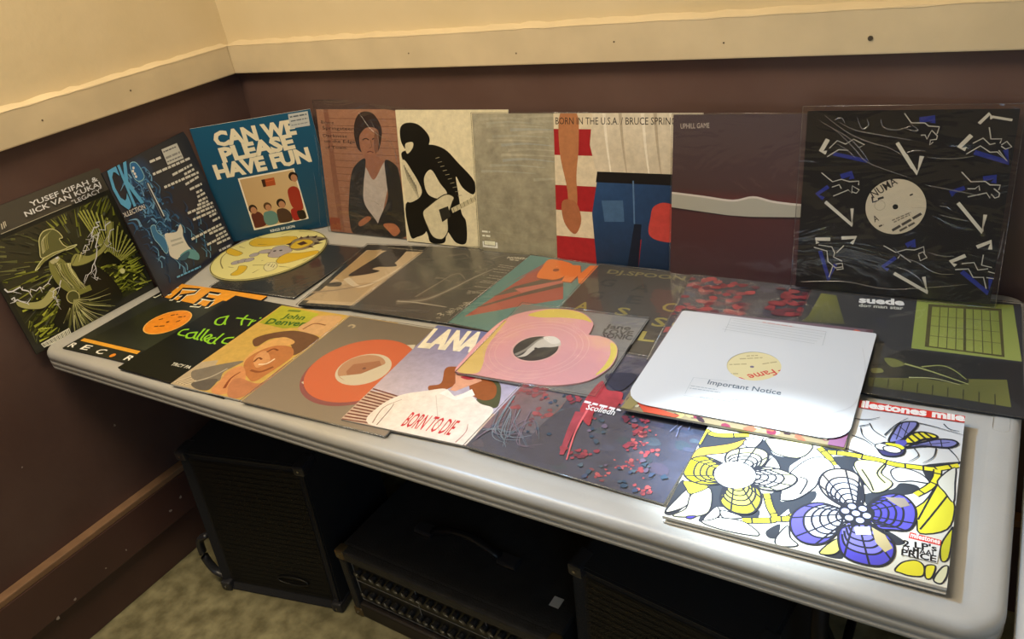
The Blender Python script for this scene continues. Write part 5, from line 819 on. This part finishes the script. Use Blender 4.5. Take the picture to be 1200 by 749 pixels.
# ================= under the table
tolex=mat('black_tolex','2a2a2c',.55,bump=.5,bscale=260,var=.2,vscale=30); tolex2=mat('black_carpet_covering','212124',.8,bump=.5,bscale=300); plas=mat('black_corner_plastic','303034',.35); grille=mat('black_speaker_mesh','0b0b0c',.6,bump=.6,bscale=500); brass=mat('worn_metal_corner','7d6d50',.4,.8); chrome=mat('chrome_trim','a8a8a8',.25,1); badge=mat('dark_badge_metal','3a3a38',.35,.7)
def speaker(label,mw,W=.357,H=.43,D=.3,handle=False):
    t=thing('floor_speaker',label,'speaker','black speakers under the table',mw=mw)
    # body: front edge along +x at y=0, leaning back a little
    s=math.tan(.075)*H
    b=.03
    V=[(0,0,0),(W,0,0),(W,D,0),(0,D,0),(0,s,H),(W,s,H),(W,D,H),(0,D,H)]
    bm=bmesh.new(); vs=[bm.verts.new(v) for v in V]
    for q in ((0,3,2,1),(4,5,6,7),(1,2,6,5),(2,3,7,6),(3,0,4,7)): bm.faces.new([vs[i] for i in q])
    fr=bm.faces.new([vs[i] for i in (0,1,5,4)]); bm.normal_update()
    r=bmesh.ops.inset_region(bm,faces=[fr],thickness=.026,depth=0); bmesh.ops.translate(bm,verts=fr.verts[:],vec=(0,.012,0))
    bmesh.ops.bevel(bm,geom=[e for e in bm.edges if e.calc_length()>.2 and all(not(f is fr) for f in e.link_faces)],offset=.006,segments=2,affect='EDGES')
    me=bpy.data.meshes.new('cabinet'); bm.to_mesh(me); bm.free(); me.materials.append(tolex2); link(bpy.data.objects.new('cabinet',me),t)
    a=.027
    def F_(x,z,d=0): return (x,z/H*s+.0105+d,z)
    g=mesh('grille',[F_(a,a),F_(W-a,a),F_(W-a,H-a),F_(a,H-a)],[(0,1,2,3)],grille,t)
    N=26; VV=[];FF=[]
    for i in range(N):
        z=a+.006+(H-2*a-.012)*i/(N-1); o=len(VV); VV+=[F_(a,z-.0015,-.0015),F_(W-a,z-.0015,-.0015),F_(W-a,z+.0015,-.0015),F_(a,z+.0015,-.0015)]; FF.append((o,o+1,o+2,o+3))
    o=mesh('grille_wire',VV,FF,grille,g); o['kind']='stuff'
    k=[]
    for i in range(24): an=2*PI*i/24; k.append(F_(W*.63+.045*math.cos(an),.065+.012*math.sin(an),-.003))
    tube('badge_ring',k+[k[0]],.0022,badge,t,6)
    for x in (0,W):
        for z in (0,H):
            x0=x-.004 if x==0 else x-.026; z0=z if z==0 else z-.026; y0=z/H*s-.004
            c0=box('corner_protector',(x0,y0,z0),(x0+.03,y0+.05,z0+.028),plas,t,.006); 
            disc('screw',0,0,0,.001,.003,chrome,c0,8).matrix_local=Matrix.Translation((x0+.015,y0-.0003,z0+.014))@Matrix.Rotation(PI/2,4,'X')
    if handle:
        P=smooth([(-.002,.06),(-.03,.075),(-.045,.13),(-.035,.2),(-.002,.225)],5)
        tube('side_handle',[(x,.02,z*.85-.02) for x,z in P],.012,plas,t,10,.6)
    return t
a=Vector((.215,-.700,0)); d=Vector((.97767926,.21010299,0))
M=Matrix((d,Vector((-d.y,d.x,0)),Vector((0,0,1)))).transposed().to_4x4(); M.translation=a
speaker('black floor speaker with grille nearest the left wall, left of the amplifier',M,handle=True)
d=Vector((.99,-.12,0)).normalized(); M=Matrix((d,Vector((-d.y,d.x,0)),Vector((0,0,1)))).transposed().to_4x4(); M.translation=(1.228,-.635,0)
speaker('black floor speaker right of the amplifier, cut off by the lower frame edge',M)
# amplifier head
t=thing('amplifier_head','wide black amplifier with a knob panel, between the two floor speakers','amplifier',loc=(.600,-.612,0))
t.rotation_euler=(0,0,-.02)
AW,AD,AH=.588,.29,.215
box('cabinet',(0,.02,0),(AW,AD,AH),tolex,t,.01,3)
box('top_lip',(0,0,AH-.03),(AW,.03,AH-.0005),tolex,t,.008,3); box('side_lip',(0,0,.0),(.022,.03,AH-.028),tolex,t,.006); box('side_lip',(AW-.022,0,.0),(AW,.03,AH-.028),tolex,t,.006); box('bottom_lip',(.02,0,0),(AW-.02,.03,.045),mat('brown_black_vinyl','2c2522',.5,var=.2),t,.006)
pn=box('control_panel',(.023,.014,.045),(AW-.023,.0195,AH-.03),mat('black_panel','101012',.35),t)
wl_=mat('pale_panel_line','8f8f8c',.5)
for z in (.05,.113,.178): box('panel_line',(.024,.0128,z),(AW-.024,.0139,z+.0016),wl_,pn)
for x in (.025,.215,.405,AW-.026): box('panel_line',(x,.0127,.05),(x+.0016,.01385,.179),wl_,pn)
km=mat('black_knob','232325',.35); kt=mat('knob_pointer','c9c9c4',.5)
kb=None
rd=random.Random(6)
for row,z in enumerate((.083,.15)):
    for i in range(22):
        x=.045+i*.0235+ (0.004 if i%8==7 else 0)
        if kb is None:
            kb=disc('knob',0,0,0,.012,.0085,km,t,14); kb.rotation_euler=(PI/2,0,0); cap=disc('knob_cap',0,0,.012,.0126,.005,mat('grey_knob_cap','6b6b68',.3,.5),kb,10); pt=box('knob_pointer',(-.0008,.001,.0126),(.0008,.008,.0132),kt,kb); kb.location=(x,.014,z)
        else:
            o=kb.copy(); COL.objects.link(o); o.location=(x,.014,z); o.rotation_euler=(PI/2,rd.uniform(-2,2),0) 
            for ch in (cap,pt): q=ch.copy(); COL.objects.link(q); q.parent=o
for x,z in ((.04,.183),(.225,.183),(.39,.048),(.09,.183)): box('panel_sticker',(x,.0125,z-.004),(x+.02,.0138,z+.004),mat('white_tape','cfcfca',.6),t)
for x in (-.003,AW-.025):
    for z in (-.001+.001,AH-.026):
        c0=box('corner_protector',(x,-.003,z),(x+.028,.025,z+.0275),brass,t,.007,3)
        disc('screw',0,0,0,.001,.0025,chrome,c0,8).matrix_local=Matrix.Translation((x+.014,-.0035,z+.014))@Matrix.Rotation(PI/2,4,'X')
hx0,hx1,hy=.165,.395,.135
P=smooth([(hx0+.02,hy,AH+.012),(hx0+.06,hy,AH+.03),((hx0+hx1)/2,hy,AH+.037),(hx1-.06,hy,AH+.03),(hx1-.02,hy,AH+.012)],1) if False else [(hx0+.02+(hx1-hx0-.04)*i/12,hy,AH+.009+.03*math.sin(PI*i/12)) for i in range(13)]
tube('strap_handle',P,.011,mat('black_strap','1b1b1e',.4),t,10,.55)
for x in (hx0,hx1): cp=box('handle_cap',(x-.024,hy-.015,AH-.0005),(x+.024,hy+.015,AH+.014),plas,t,.004); box('cap_trim',(x-.022,hy-.0165,AH+.001),(x+.022,hy-.0152,AH+.005),chrome,cp)
st=box('paper_sticker',(AW-.06,.075,AH),(AW-.038,.1,AH+.0005),mat('white_sticker','d2d2cc',.6),t)
bpy.context.view_layer.update()
